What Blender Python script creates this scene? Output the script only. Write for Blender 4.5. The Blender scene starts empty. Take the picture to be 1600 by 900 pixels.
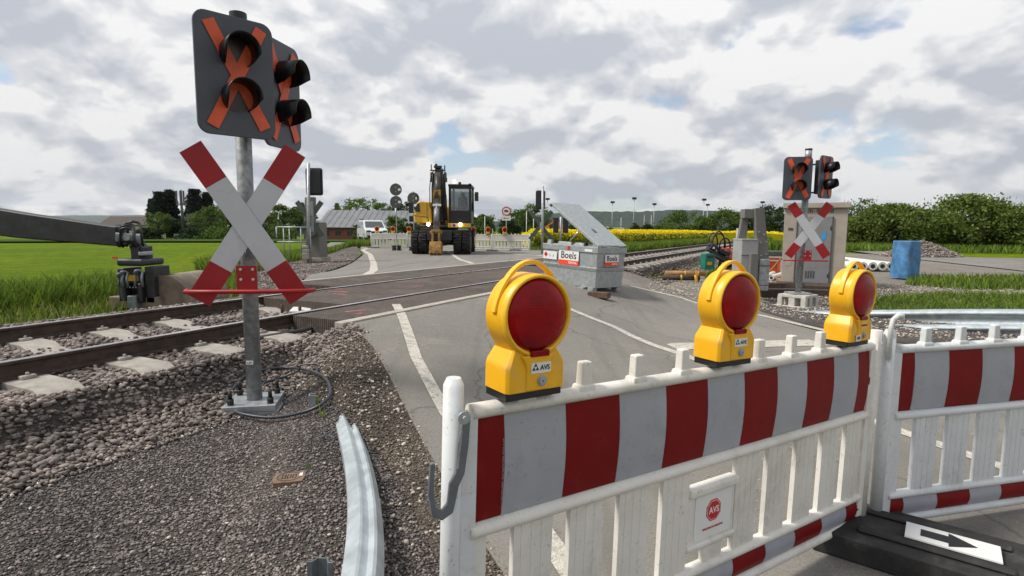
import bpy, bmesh, math, random
import numpy as np
from mathutils import Vector, Matrix, noise
random.seed(7); rng = np.random.default_rng(11)
PI = math.pi; R = math.radians
S = bpy.context.scene; COL = S.collection

# ------------------------------------------------------------------ camera
F = 867.0; CAMZ = 1.35
pitch = math.atan((450 - 357) / F); roll = R(0.4)
CAM_ROT = Matrix.Rotation(PI / 2 - pitch, 3, 'X') @ Matrix.Rotation(roll, 3, 'Z')
cd = bpy.data.cameras.new('camera'); cam = bpy.data.objects.new('camera', cd); COL.objects.link(cam)
cam.location = (0, 0, CAMZ); cam.rotation_euler = CAM_ROT.to_euler()
cd.sensor_width = 36; cd.lens = 36 * F / 1600; cd.clip_start = 0.05; cd.clip_end = 12000
S.camera = cam
S.render.resolution_x = 1024; S.render.resolution_y = 576
S.view_settings.view_transform = 'Standard'; S.view_settings.look = 'None'
S.view_settings.exposure = 0.27; S.view_settings.gamma = 1

# ------------------------------------------------------------------ sky and sun
SUN_EL = R(52); SUN_AZ = R(-97)          # azimuth measured from +Y towards +X
w = bpy.data.worlds.new('World'); S.world = w; w.cycles.sampling_method = 'MANUAL'; w.cycles.sample_map_resolution = 512; w.use_nodes = True
nt = w.node_tree; nt.nodes.clear(); N = nt.nodes.new; L = nt.links.new
def mth(nt, op, a, b=None, c=None, clamp=False):
    n = nt.nodes.new('ShaderNodeMath'); n.operation = op; n.use_clamp = clamp
    for i, v in enumerate((a, b, c)):
        if v is None: continue
        if isinstance(v, (int, float)): n.inputs[i].default_value = v
        else: nt.links.new(v, n.inputs[i])
    return n.outputs[0]
def ramp(nt, src, stops, interp='LINEAR'):
    n = nt.nodes.new('ShaderNodeValToRGB'); e = n.color_ramp; e.interpolation = interp
    while len(e.elements) < len(stops): e.elements.new(0.5)
    for el, (p, c) in zip(e.elements, stops):
        el.position = p; el.color = (*c, 1) if len(c) == 3 else c
    nt.links.new(src, n.inputs[0]); return n.outputs[0]
def noise_n(nt, vec, scale, detail=4, rough=.55, dist=0.0):
    n = nt.nodes.new('ShaderNodeTexNoise'); n.inputs['Scale'].default_value = scale
    n.inputs['Detail'].default_value = detail; n.inputs['Roughness'].default_value = rough
    n.inputs['Distortion'].default_value = dist
    if vec is not None: nt.links.new(vec, n.inputs['Vector'])
    return n.outputs['Fac']
def mixc(nt, fac, a, b, mode='MIX'):
    n = nt.nodes.new('ShaderNodeMix'); n.data_type = 'RGBA'; n.blend_type = mode
    for sock, v in ((n.inputs[0], fac), (n.inputs[6], a), (n.inputs[7], b)):
        if isinstance(v, (int, float)): sock.default_value = v
        elif isinstance(v, tuple): sock.default_value = (*v, 1)
        else: nt.links.new(v, sock)
    return n.outputs[2]
sky = N('ShaderNodeTexSky'); sky.sky_type = 'NISHITA'; sky.sun_disc = False
sky.sun_elevation = SUN_EL; sky.sun_rotation = SUN_AZ; sky.altitude = 400
tc = N('ShaderNodeTexCoord'); sp = N('ShaderNodeSeparateXYZ'); L(tc.outputs['Generated'], sp.inputs[0])
zz = mth(nt, 'MAXIMUM', sp.outputs[2], 0.0)
den = mth(nt, 'ADD', zz, 0.42)
def cloud_vec(off):
    d2 = mth(nt, 'ADD', den, off)
    cx = mth(nt, 'DIVIDE', sp.outputs[0], d2); cy = mth(nt, 'DIVIDE', sp.outputs[1], d2)
    cb = N('ShaderNodeCombineXYZ'); L(cx, cb.inputs[0]); L(cy, cb.inputs[1]); cb.inputs[2].default_value = 3.7
    return cb.outputs[0]
v0 = cloud_vec(0.0); v1 = cloud_vec(0.032)
big = noise_n(nt, v0, 1.5, 2, .5)
n0 = noise_n(nt, v0, 3.0, 5, .55, .2); n1 = noise_n(nt, v1, 3.0, 5, .55, .2)
def puff(vec):
    vo = nt.nodes.new('ShaderNodeTexVoronoi'); vo.feature = 'F1'; vo.inputs['Scale'].default_value = 4.6; vo.inputs['Detail'].default_value = 1.0; vo.inputs['Roughness'].default_value = .5
    wob = nt.nodes.new('ShaderNodeTexNoise'); wob.inputs['Scale'].default_value = 5; wob.inputs['Detail'].default_value = 1; L(vec, wob.inputs['Vector'])
    va = nt.nodes.new('ShaderNodeVectorMath'); va.operation = 'SCALE'; va.inputs['Scale'].default_value = .28; L(wob.outputs['Color'], va.inputs[0])
    vb = nt.nodes.new('ShaderNodeVectorMath'); vb.operation = 'ADD'; L(vec, vb.inputs[0]); L(va.outputs[0], vb.inputs[1]); L(vb.outputs[0], vo.inputs['Vector'])
    return mth(nt, 'SUBTRACT', .5, vo.outputs['Distance'])
n0 = mth(nt, 'ADD', n0, mth(nt, 'MULTIPLY', puff(v0), .20)); n1 = mth(nt, 'ADD', n1, mth(nt, 'MULTIPLY', puff(v1), .20))
dens = mth(nt, 'ADD', mth(nt, 'MULTIPLY', n0, .65), mth(nt, 'MULTIPLY', big, .35))
dens = mth(nt, 'ADD', mth(nt, 'ADD', dens, .055), mth(nt, 'MULTIPLY', mth(nt, 'SUBTRACT', zz, .14, clamp=True), .30))   # closes up overhead
lit = mth(nt, 'MULTIPLY', mth(nt, 'SUBTRACT', n0, n1), 2.7)          # lit upper edges of the heaps
shade = mth(nt, 'ADD', mth(nt, 'SUBTRACT', 1.02, dens), lit)
cloud = ramp(nt, shade, [(.27, (5.0, 5.3, 5.9)), (.40, (6.1, 6.3, 6.7)), (.51, (7.0, 7.1, 7.35)), (.64, (8.7, 8.65, 8.65))])
mask = ramp(nt, dens, [(.36, (0, 0, 0)), (.42, (1, 1, 1))])
skyc = mixc(nt, 1.0, sky.outputs[0], (1.35, 1.35, 1.35), 'MULTIPLY')
# high thin veil dims blue a little; bright overcast deck towards the zenith
veil = mixc(nt, .25, skyc, (6.5, 7.0, 7.6))
allc = mixc(nt, mask, veil, cloud)
zen = mth(nt, 'ADD', 0.90, mth(nt, 'MULTIPLY', mth(nt, 'POWER', zz, .8), .42))
allc = mixc(nt, 1.0, allc, zen, 'MULTIPLY')
bg = N('ShaderNodeBackground'); bg.inputs['Strength'].default_value = 0.085
L(allc, bg.inputs[0]); wo = N('ShaderNodeOutputWorld'); L(bg.outputs[0], wo.inputs[0])

sd = bpy.data.lights.new('sun', 'SUN'); sd.energy = 3.4; sd.angle = R(13); sd.color = (1, .95, .87)
so = bpy.data.objects.new('sun', sd); COL.objects.link(so)
sdir = Vector((math.sin(SUN_AZ) * math.cos(SUN_EL), math.cos(SUN_AZ) * math.cos(SUN_EL), math.sin(SUN_EL)))
so.rotation_euler = sdir.to_track_quat('Z', 'Y').to_euler(); so.location = (0, 0, 30)

# ------------------------------------------------------------------ terrain
def sst(a, b, x):
    u = min(1, max(0, (x - a) / (b - a))); return u * u * (3 - 2 * u)
TA = R(25.4); TD = (math.sin(TA), math.cos(TA)); TN = (-math.cos(TA), math.sin(TA))
def bend(s):
    u = (s - 4.5) / 1.5
    return 0.065 * 1.5 * (math.log1p(math.exp(u)) if u < 20 else u)
def st(x, y):
    s = TD[0] * x + TD[1] * y; return s, TN[0] * x + TN[1] * y + bend(s)
def xy(s, t):
    t = t - bend(s); return TD[0] * s + TN[0] * t, TD[1] * s + TN[1] * t
T1, T2 = 4.60, 6.12; TC = (T1 + T2) / 2; RAILTOP = .45
ROADC = [(4.2, -4), (3.0, 2.0), (1.6, 6.0), (.2, 9.5), (-.9, 14.0), (-1.6, 19), (-2.8, 25.6), (-3.8, 34), (-6, 46), (-10, 70)]
def road_d(x, y):
    best = 1e9
    for (ax, ay), (bx, by) in zip(ROADC[:-1], ROADC[1:]):
        dx, dy = bx - ax, by - ay; u = max(0, min(1, ((x - ax) * dx + (y - ay) * dy) / (dx * dx + dy * dy)))
        best = min(best, math.hypot(x - ax - u * dx, y - ay - u * dy))
    return best
def hgt(x, y):
    s, t = st(x, y); r = math.hypot(x, y)
    zr = .44 * sst(1.2, 4.0, t) - .24 * sst(6.8, 12, t)
    zf = .24 * sst(3.58, 4.25, t) - .06 * sst(6.9, 9.0, t) - .34 * sst(11, 26, t)
    far = -1.2 * sst(45, 150, r)
    if r > 60: return zf + far
    hw = 3.1 + 2.6 * sst(18, 32, y); wd = 1 - sst(hw, hw + (1.3 if x > 1 or y > 9 else .8), road_d(x, y))
    zb = zr * wd + zf * (1 - wd) + far
    if 3.8 < t < 7.5:                        # trough of the track bed, also under the crossing panels
        k = sst(3.88, 4.0, t) * (1 - sst(7.3, 7.42, t)); zb = zb * (1 - k) + .275 * k
    return zb
def hroad(x, y):
    s, t = st(x, y); return .44 * sst(1.2, 4.0, t) - .24 * sst(6.8, 12, t)
# camera model: a pixel of the 1600x900 photograph -> a point in the place
def ray(px, py): return CAM_ROT @ Vector(((px - 800) / F, -(py - 450) / F, -1))
def P(px, py, Y):
    v = ray(px, py); return Vector((0, 0, CAMZ)) + v * (Y / v.y)
def G(px, py, dz=0.0, zmax=None):
    v = ray(px, py); z = 0.0; p = None
    for i in range(40):
        k = (z + dz - CAMZ) / v.z; p = Vector((0, 0, CAMZ)) + v * k
        z = .5 * z + .5 * hgt(p.x, p.y)
    return p
def GX(px, Y, dz=0.0):                       # ground point on column px at depth Y
    p = P(px, 360, Y); p.z = hgt(p.x, p.y) + dz; return p

# ------------------------------------------------------------------ materials
def mat(name, rgb, rough=.6, metal=0.0, var=.12, vscale=6, bump=.1, bscale=50, rgb2=None, spec=.5, trans=0, emit=None, island=0, dirt=None, coat=0, specks=0):
    m = bpy.data.materials.new(name); m.use_nodes = True; nt = m.node_tree
    b = nt.nodes['Principled BSDF']; tcn = nt.nodes.new('ShaderNodeTexCoord'); ov = tcn.outputs['Object']
    n = noise_n(nt, ov, vscale, 6, .6)
    lo = tuple(max(0, c * (1 - var)) for c in rgb); hi = rgb2 or tuple(min(1, c * (1 + var)) for c in rgb)
    col = ramp(nt, n, [(.36, lo), (.64, hi)])
    if dirt:                                 # irregular stains with a colour of their own
        dn = ramp(nt, noise_n(nt, ov, dirt[2], 8, .7, .4), [(.54, (0, 0, 0)), (.74, (dirt[1],) * 3)])
        col = mixc(nt, dn, col, dirt[0])
    if specks:                               # small dark scuffs and fly specks
        sk = ramp(nt, noise_n(nt, ov, 75, 3, .5, 1.2), [(.655, (0, 0, 0)), (.70, (specks,) * 3)]); col = mixc(nt, sk, col, (.13, .12, .10))
        gr = ramp(nt, noise_n(nt, ov, 3.5, 8, .75, 1.0), [(.50, (0, 0, 0)), (.68, (.45,) * 3)]); col = mixc(nt, gr, col, (.36, .33, .28))
        sc = nt.nodes.new('ShaderNodeMapping'); sc.inputs['Scale'].default_value = (5, 40, 60); sc.inputs['Rotation'].default_value = (.2, .4, .1); nt.links.new(ov, sc.inputs[0])
        s2 = ramp(nt, noise_n(nt, sc.outputs[0], 2.2, 4, .6, .6), [(.66, (0, 0, 0)), (.72, (specks * .7,) * 3)]); col = mixc(nt, s2, col, (.22, .20, .17))
    if island:
        g = nt.nodes.new('ShaderNodeNewGeometry')
        mul = mth(nt, 'ADD', 1 - island, mth(nt, 'MULTIPLY', g.outputs['Random Per Island'], 2 * island))
        col = mixc(nt, 1.0, col, mul, 'MULTIPLY')
    nt.links.new(col, b.inputs['Base Color'])
    rr = mth(nt, 'ADD', rough - .08, mth(nt, 'MULTIPLY', n, .16), clamp=True); nt.links.new(rr, b.inputs['Roughness'])
    b.inputs['Metallic'].default_value = metal; b.inputs['Specular IOR Level'].default_value = spec
    b.inputs['Coat Weight'].default_value = coat
    if bump:
        bn = nt.nodes.new('ShaderNodeBump'); bn.inputs['Strength'].default_value = bump; bn.inputs['Distance'].default_value = .01
        nt.links.new(noise_n(nt, ov, bscale, 5, .6), bn.inputs['Height']); nt.links.new(bn.outputs[0], b.inputs['Normal'])
    if emit:
        b.inputs['Emission Color'].default_value = (*emit[0], 1); b.inputs['Emission Strength'].default_value = emit[1]
    if trans: b.inputs['Transmission Weight'].default_value = trans
    return m
def foliage(name, dark, light, var=.35):
    m = bpy.data.materials.new(name); m.use_nodes = True; nt = m.node_tree; b = nt.nodes['Principled BSDF']
    g = nt.nodes.new('ShaderNodeNewGeometry'); t = nt.nodes.new('ShaderNodeTexCoord')
    n = noise_n(nt, t.outputs['Object'], .8, 3)
    f = mth(nt, 'ADD', mth(nt, 'MULTIPLY', g.outputs['Random Per Island'], .5), mth(nt, 'MULTIPLY', n, .5))
    col = ramp(nt, f, [(.25, dark), (.72, light)]); nt.links.new(col, b.inputs['Base Color'])
    b.inputs['Roughness'].default_value = .65; b.inputs['Specular IOR Level'].default_value = .25
    tr = nt.nodes.new('ShaderNodeBsdfTranslucent'); nt.links.new(col, tr.inputs[0])
    mx = nt.nodes.new('ShaderNodeMixShader'); mx.inputs[0].default_value = .42
    nt.links.new(b.outputs[0], mx.inputs[1]); nt.links.new(tr.outputs[0], mx.inputs[2])
    nt.links.new(mx.outputs[0], nt.nodes['Material Output'].inputs[0]); return m
M = {}
M['zinc'] = mat('galvanised_steel', (.36, .38, .39), .5, .55, .22, 14, .08, 90, dirt=((.23, .23, .22), .5, 4))
M['zinc_pole'] = mat('galvanised_pole', (.25, .26, .265), .55, .35, .3, 22, .1, 80, dirt=((.42, .43, .43), .5, 12))
M['zinc_rail'] = mat('bright_galvanised', (.50, .55, .57), .38, .5, .16, 9, .25, 22, dirt=((.42, .45, .46), .7, 7))
M['tank'] = mat('tank_zinc', (.36, .385, .39), .45, .4, .14, 18, .05, 60, dirt=((.48, .5, .51), .5, 9))
M['board'] = mat('board_grey', (.058, .062, .080), .45, 0, .12, 5, .03, 60, dirt=((.09, .09, .10), .35, 5))
M['boardback'] = mat('board_back_black', (.018, .018, .02), .5)
M['visor'] = mat('black_plastic', (.006, .006, .008), .38, 0, .2, 9, .04, 60, spec=.3)
M['rubber'] = mat('black_rubber', (.022, .021, .020), .75, 0, .3, 12, .3, 60, dirt=((.10, .095, .085), .6, 7))
M['lensdark'] = mat('dark_signal_lens', (.035, .012, .012), .3, 0, .1, 9, 0)
M['tape'] = mat('orange_tape', (.62, .085, .025), .5, 0, .14, 12, .05, 90)
M['red'] = mat('sign_red', (.30, .002, .006), .5, 0, .10, 4, .02, 80, dirt=((.30, .05, .04), .25, 9))
M['signwhite'] = mat('sign_white', (.50, .50, .52), .4, 0, .05, 3, .02, 80, dirt=((.36, .35, .34), .5, 6))
M['sheetred'] = mat('reflective_red', (.17, .0008, .0015), .5, 0, .10, 3, .05, 240, dirt=((.28, .05, .04), .22, 18), spec=.2)
M['pinkspray'] = mat('pink_spray', (.50, .12, .14), .8, 0, .4, 30, 0)
M['sheetwhite'] = mat('reflective_white', (.33, .34, .38), .4, 0, .06, 3, .06, 260, dirt=((.22, .22, .23), .55, 8), specks=.45)
M['plastic'] = mat('white_plastic', (.70, .67, .61), .45, 0, .05, 5, .10, 26, dirt=((.48, .45, .39), .5, 8), specks=.4)
M['plastic_blue'] = mat('white_plastic_new', (.62, .64, .64), .42, 0, .04, 5, .06, 30, dirt=((.52, .52, .50), .5, 9), specks=.5)
M['yellow'] = mat('lamp_yellow', (.82, .42, .008), .36, 0, .05, 7, .03, 60, dirt=((.55, .27, .02), .5, 10), specks=.15)
M['yellow_light'] = mat('handle_yellow', (.86, .47, .02), .35, 0, .04, 7, .02, 60)
M['black'] = mat('black_paint', (.012, .012, .013), .45)
M['label'] = mat('label_white', (.72, .72, .70), .45, 0, .03, 8, 0)
M['ink'] = mat('ink_black', (.012, .012, .014), .5, 0, 0, 5, 0)
M['inkred'] = mat('ink_red', (.50, .012, .015), .5, 0, .05, 5, 0)
M['labelred'] = mat('label_orange_red', (.75, .06, .015), .5, 0, .05, 5, 0)
M['steel_dark'] = mat('dark_steel', (.10, .105, .11), .45, .6, .25, 14, .1, 60)
M['hookgrey'] = mat('grey_plastic_hook', (.13, .145, .155), .45, 0, .12, 14, .06, 60)
M['rust'] = mat('rusty_steel', (.062, .040, .030), .75, .2, .35, 12, .3, 50, dirt=((.035, .025, .02), .8, 5))
M['railtop'] = mat('worn_rail_head', (.62, .60, .60), .28, .9, .1, 5, .02, 40, dirt=((.22, .17, .14), .5, 3))
M['concrete'] = mat('concrete', (.31, .285, .25), .85, 0, .2, 8, .3, 45, dirt=((.15, .125, .105), .85, 5))
M['concrete_pale'] = mat('pale_concrete', (.48, .455, .41), .85, 0, .12, 8, .3, 45, dirt=((.30, .27, .23), .7, 5))
M['wood'] = mat('old_wood', (.095, .055, .035), .85, 0, .4, 9, .4, 30, dirt=((.03, .02, .018), .8, 6))
M['wood_pale'] = mat('new_wood', (.33, .17, .06), .8, 0, .3, 9, .3, 30)
M['exyellow'] = mat('machine_yellow', (.68, .385, .030), .38, 0, .08, 4, .03, 40, dirt=((.35, .18, .05), .5, 3))
M['exdark'] = mat('machine_dark', (.028, .028, .030), .5, .1, .3, 8, .1, 30)
M['grease'] = mat('oily_steel', (.075, .07, .062), .45, .4, .4, 12, .15, 40, dirt=((.16, .12, .07), .5, 7))
M['chrome'] = mat('chromed_rod', (.55, .55, .55), .2, 1, .05, 5, 0)
M['exbrown'] = mat('dirty_yellow', (.30, .16, .03), .6, 0, .5, 7, .15, 40, dirt=((.06, .045, .03), .9, 5))
M['glass'] = mat('cab_glass', (.055, .062, .065), .07, 0, .05, 3, 0, spec=.8)
M['glass_clear'] = mat('clear_glass', (.85, .9, .9), .03, 0, 0, 3, 0, trans=.95)
M['tyre'] = mat('tyre_rubber', (.022, .021, .020), .85, 0, .3, 7, .3, 30, dirt=((.09, .08, .065), .6, 4))
M['lampon'] = mat('lit_headlamp', (1, .9, .6), .3, 0, 0, 5, 0, emit=((1, .86, .55), 6))
M['vanwhite'] = mat('van_paint', (.60, .62, .63), .25, 0, .03, 3, 0, coat=.6)
M['cabgrey'] = mat('cabinet_grey', (.155, .15, .135), .6, 0, .08, 6, .08, 50, dirt=((.10, .095, .085), .5, 4))
M['boxgrey'] = mat('housing_grey', (.30, .305, .30), .55, 0, .08, 6, .05, 50, dirt=((.20, .2, .19), .5, 4))
M['beige'] = mat('beige_render', (.36, .315, .265), .8, 0, .07, 4, .15, 60, dirt=((.27, .235, .2), .5, 2.5))
M['doorgrey'] = mat('door_grey', (.20, .20, .205), .5, 0, .08, 4, .03, 60, dirt=((.15, .15, .15), .5, 3))
M['spray'] = mat('blue_spray', (.02, .28, .62), .6, 0, .15, 9, 0)
M['orange'] = mat('orange_paint', (.62, .09, .018), .5, 0, .15, 7, .1, 40, dirt=((.25, .06, .03), .7, 5))
M['green'] = mat('green_paint', (.012, .16, .11), .45, 0, .15, 9, .05, 40)
M['bucket'] = mat('worn_bucket', (.20, .155, .115), .55, .3, .25, 5, .15, 30, dirt=((.11, .085, .07), .7, 3))
M['pipewhite'] = mat('white_pipe', (.66, .65, .60), .45, 0, .08, 6, .05, 40, dirt=((.4, .36, .3), .6, 4))
M['blue'] = mat('blue_tarp', (.06, .18, .36), .5, 0, .35, 5, .5, 9, dirt=((.20, .26, .33), .6, 4))
M['sepia'] = mat('brown_cast_iron', (.20, .135, .09), .6, .3, .25, 30, .2, 60)
M['plateworn'] = mat('worn_white_plate', (.62, .60, .56), .6, 0, .08, 8, .05, 40, dirt=((.22, .19, .16), .9, 9))
M['cable'] = mat('black_cable', (.03, .035, .045), .4, 0, .3, 20, 0)
M['signgrey'] = mat('sign_back', (.075, .08, .082), .5, .2, .1, 7, 0)
M['greenback'] = mat('sign_back_olive', (.075, .10, .08), .55, .1, .1, 6, 0)
M['roofgrey'] = mat('grey_sheet_roof', (.17, .175, .18), .6, .1, .12, .5, 0)
M['brick'] = mat('red_brick', (.22, .075, .055), .85, 0, .2, 3, 0)
M['roofdark'] = mat('dark_tiles', (.055, .040, .036), .8, 0, .2, 2, 0)
M['roofred'] = mat('red_tiles', (.36, .12, .08), .8, 0, .15, 2, 0)
M['cream'] = mat('cream_render', (.56, .50, .38), .85, 0, .06, 2, 0)
M['windark'] = mat('dark_window', (.03, .035, .04), .15, 0, 0, 2, 0)
M['bark'] = mat('bark', (.10, .075, .055), .9, 0, .3, 4, .3, 20)
M['leaf_mid'] = foliage('leaf_mid', (.022, .050, .009), (.13, .20, .03))
M['leaf_light'] = foliage('leaf_light', (.04, .08, .012), (.19, .27, .04))
M['leaf_dark'] = foliage('leaf_dark', (.008, .020, .007), (.04, .075, .018))
M['needle'] = foliage('needle', (.006, .013, .009), (.022, .038, .020))
M['leaf_blossom'] = foliage('leaf_blossom', (.05, .075, .03), (.22, .25, .15))
M['grassblade'] = foliage('grass_blade', (.045, .085, .010), (.20, .29, .035))
M['drygrass'] = foliage('dry_grass', (.14, .13, .04), (.38, .34, .12))
M['rapeflower'] = foliage('rape_flower', (.62, .48, .008), (.95, .78, .02))
M['rapeleaf'] = foliage('rape_leaf', (.05, .09, .012), (.19, .24, .03))
M['ballaststone'] = mat('ballast_stone', (.205, .172, .155), .85, 0, .3, 30, .3, 80, island=.5)
M['chips'] = mat('gravel_chips', (.142, .121, .113), .75, 0, .3, 40, .3, 120, island=.8)
M['chips_warm'] = mat('gravel_chips_warm', (.15, .122, .096), .85, 0, .4, 40, .3, 120, island=.6)
M['pebble'] = mat('pale_pebble', (.42, .37, .31), .8, 0, .25, 40, .2, 90, island=.3)

def ground_mat(name, c1, c2, c3, s1=.6, s2=30, s3=220, bump=.5, bdist=.01, rough=.9, extra=None):
    m = bpy.data.materials.new(name); m.use_nodes = True; nt = m.node_tree; b = nt.nodes['Principled BSDF']
    ge = nt.nodes.new('ShaderNodeNewGeometry'); pv = ge.outputs['Position']
    a = ramp(nt, noise_n(nt, pv, s1, 5, .6), [(.38, c1), (.62, c2)])
    f = ramp(nt, noise_n(nt, pv, s2, 6, .65), [(.42, (0, 0, 0)), (.68, (1, 1, 1))])
    col = mixc(nt, f, a, c3)
    g = ramp(nt, noise_n(nt, pv, s3, 3, .7), [(.3, (.55, .55, .55)), (.7, (1.35, 1.35, 1.35))])
    col = mixc(nt, 1, col, g, 'MULTIPLY')
    if extra: col = extra(nt, pv, col)
    nt.links.new(col, b.inputs['Base Color']); b.inputs['Roughness'].default_value = rough
    b.inputs['Specular IOR Level'].default_value = .3 if 'field' not in name and 'crop' not in name else .05
    bn = nt.nodes.new('ShaderNodeBump'); bn.inputs['Strength'].default_value = bump; bn.inputs['Distance'].default_value = bdist
    nt.links.new(noise_n(nt, pv, s3 * .6, 6, .7), bn.inputs['Height']); nt.links.new(bn.outputs[0], b.inputs['Normal'])
    return m
M['field'] = ground_mat('green_field', (.090, .140, .003), (.150, .205, .005), (.055, .10, .004), .12, 2.2, 9, .8, .10)
M['field_dark'] = ground_mat('dark_crop', (.035, .075, .008), (.05, .09, .010), (.026, .055, .008), .1, 2.5, 20, .6, .05)
M['weedy'] = ground_mat('weedy_ground', (.07, .09, .02), (.12, .13, .035), (.14, .115, .07), .8, 6, 60, .8, .03)
M['rapebase'] = ground_mat('rape_canopy', (.76, .62, .006), (.90, .72, .008), (.55, .48, .02), .3, 3, 12, 1, .2)
M['leaf_hedge'] = foliage('leaf_hedge', (.035, .07, .012), (.20, .26, .05))
def worn(nt, pv, col):
    # dusty bands and tyre scuffs worn into the surface
    d = ramp(nt, noise_n(nt, pv, .45, 7, .62, .8), [(.40, (0, 0, 0)), (.66, (.55,) * 3)])
    col = mixc(nt, d, col, (.235, .215, .185))
    c = ramp(nt, noise_n(nt, pv, 2.2, 8, .75, 1.5), [(.58, (0, 0, 0)), (.70, (.6,) * 3)])
    col = mixc(nt, c, col, (.105, .098, .088))
    mp = nt.nodes.new('ShaderNodeMapping'); mp.inputs['Rotation'].default_value = (0, 0, R(-24)); mp.inputs['Scale'].default_value = (2.6, .16, 1); nt.links.new(pv, mp.inputs[0])
    t = ramp(nt, noise_n(nt, mp.outputs[0], 1.3, 6, .6, .25), [(.50, (0, 0, 0)), (.66, (.5,) * 3)])      # tyre tracks along the road
    col = mixc(nt, t, col, (.13, .12, .105))
    p = ramp(nt, noise_n(nt, pv, 1.3, 9, .72, .6), [(.60, (0, 0, 0)), (.68, (.5,) * 3)]); col = mixc(nt, p, col, (.30, .27, .225))   # dried mud
    wv = nt.nodes.new('ShaderNodeTexNoise'); wv.inputs['Scale'].default_value = 1.1; wv.inputs['Detail'].default_value = 6; nt.links.new(pv, wv.inputs['Vector'])
    ad = nt.nodes.new('ShaderNodeVectorMath'); ad.operation = 'ADD'; sc = nt.nodes.new('ShaderNodeVectorMath'); sc.operation = 'SCALE'; sc.inputs['Scale'].default_value = .9; nt.links.new(wv.outputs['Color'], sc.inputs[0]); nt.links.new(pv, ad.inputs[0]); nt.links.new(sc.outputs[0], ad.inputs[1])
    vo = nt.nodes.new('ShaderNodeTexVoronoi'); vo.feature = 'DISTANCE_TO_EDGE'; vo.inputs['Scale'].default_value = .42; nt.links.new(ad.outputs[0], vo.inputs['Vector'])
    k = ramp(nt, vo.outputs['Distance'], [(.0, (.55,) * 3), (.006, (0, 0, 0))]); return mixc(nt, k, col, (.055, .05, .045))
M['asphalt'] = ground_mat('asphalt', (.195, .182, .160), (.245, .228, .200), (.140, .131, .116), .55, 70, 170, .55, .004, .85, worn)
M['asphalt_old'] = ground_mat('asphalt_far', (.19, .18, .165), (.23, .215, .195), (.155, .147, .135), .5, 40, 300, .4, .004, .85, worn)
M['gravelbase'] = ground_mat('dark_gravel', (.062, .054, .050), (.095, .083, .076), (.15, .135, .122), 1.2, 90, 240, 1.0, .02)
M['gravelwarm'] = ground_mat('warm_gravel', (.075, .060, .046), (.12, .098, .076), (.20, .175, .145), 1.2, 60, 200, 1.0, .02)
M['ballastbase'] = ground_mat('ballast_bed', (.075, .062, .054), (.11, .093, .082), (.18, .165, .155), 1.5, 30, 90, 1.0, .04)
M['gravelpale'] = ground_mat('pale_gravel', (.22, .195, .165), (.29, .26, .225), (.15, .13, .11), .8, 25, 110, 1.0, .03)
M['pathgrey'] = ground_mat('farm_path', (.20, .19, .17), (.26, .245, .22), (.15, .14, .125), .6, 12, 80, .6, .02)
def flaked(nt, pv, col):
    c = ramp(nt, noise_n(nt, pv, 16, 8, .75, .6), [(.50, (0, 0, 0)), (.60, (.75,) * 3)]); return mixc(nt, c, col, (.22, .205, .18))
M['paint'] = ground_mat('road_paint', (.52, .49, .42), (.62, .58, .50), (.36, .33, .29), 1.5, 70, 170, .3, .003, .8, flaked)
M['paint_pale'] = ground_mat('concrete_edging', (.40, .365, .31), (.47, .43, .37), (.30, .27, .23), 1.5, 30, 200, .3, .003, .85)
def dusty(nt, pv, col):
    c = ramp(nt, noise_n(nt, pv, 1.1, 8, .7, 1.2), [(.48, (0, 0, 0)), (.70, (.75,) * 3)]); return mixc(nt, c, col, (.19, .152, .122))
M['deck'] = ground_mat('crossing_panel_mat', (.068, .052, .044), (.105, .083, .070), (.14, .112, .094), .9, 9, 160, .5, .006, .75, dusty)
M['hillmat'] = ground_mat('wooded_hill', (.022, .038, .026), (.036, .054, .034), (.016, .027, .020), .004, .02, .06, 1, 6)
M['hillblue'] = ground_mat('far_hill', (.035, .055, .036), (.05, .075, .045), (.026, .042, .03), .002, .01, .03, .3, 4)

def patchy(m, sc=1.3, lo=.62, hi=1.30):       # broad damp and dusty patches over loose stones
    nt = m.node_tree; b = nt.nodes['Principled BSDF']; l = b.inputs['Base Color'].links[0]; src = l.from_socket
    ge = nt.nodes.new('ShaderNodeNewGeometry'); f = ramp(nt, noise_n(nt, ge.outputs['Position'], sc, 6, .65, .5), [(.36, (lo,) * 3), (.64, (hi, hi * .98, hi * .95))])
    nt.links.new(mixc(nt, 1, src, f, 'MULTIPLY'), b.inputs['Base Color'])
for k in ('chips', 'chips_warm', 'ballaststone', 'gravelbase', 'ballastbase'): patchy(M[k])
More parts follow.
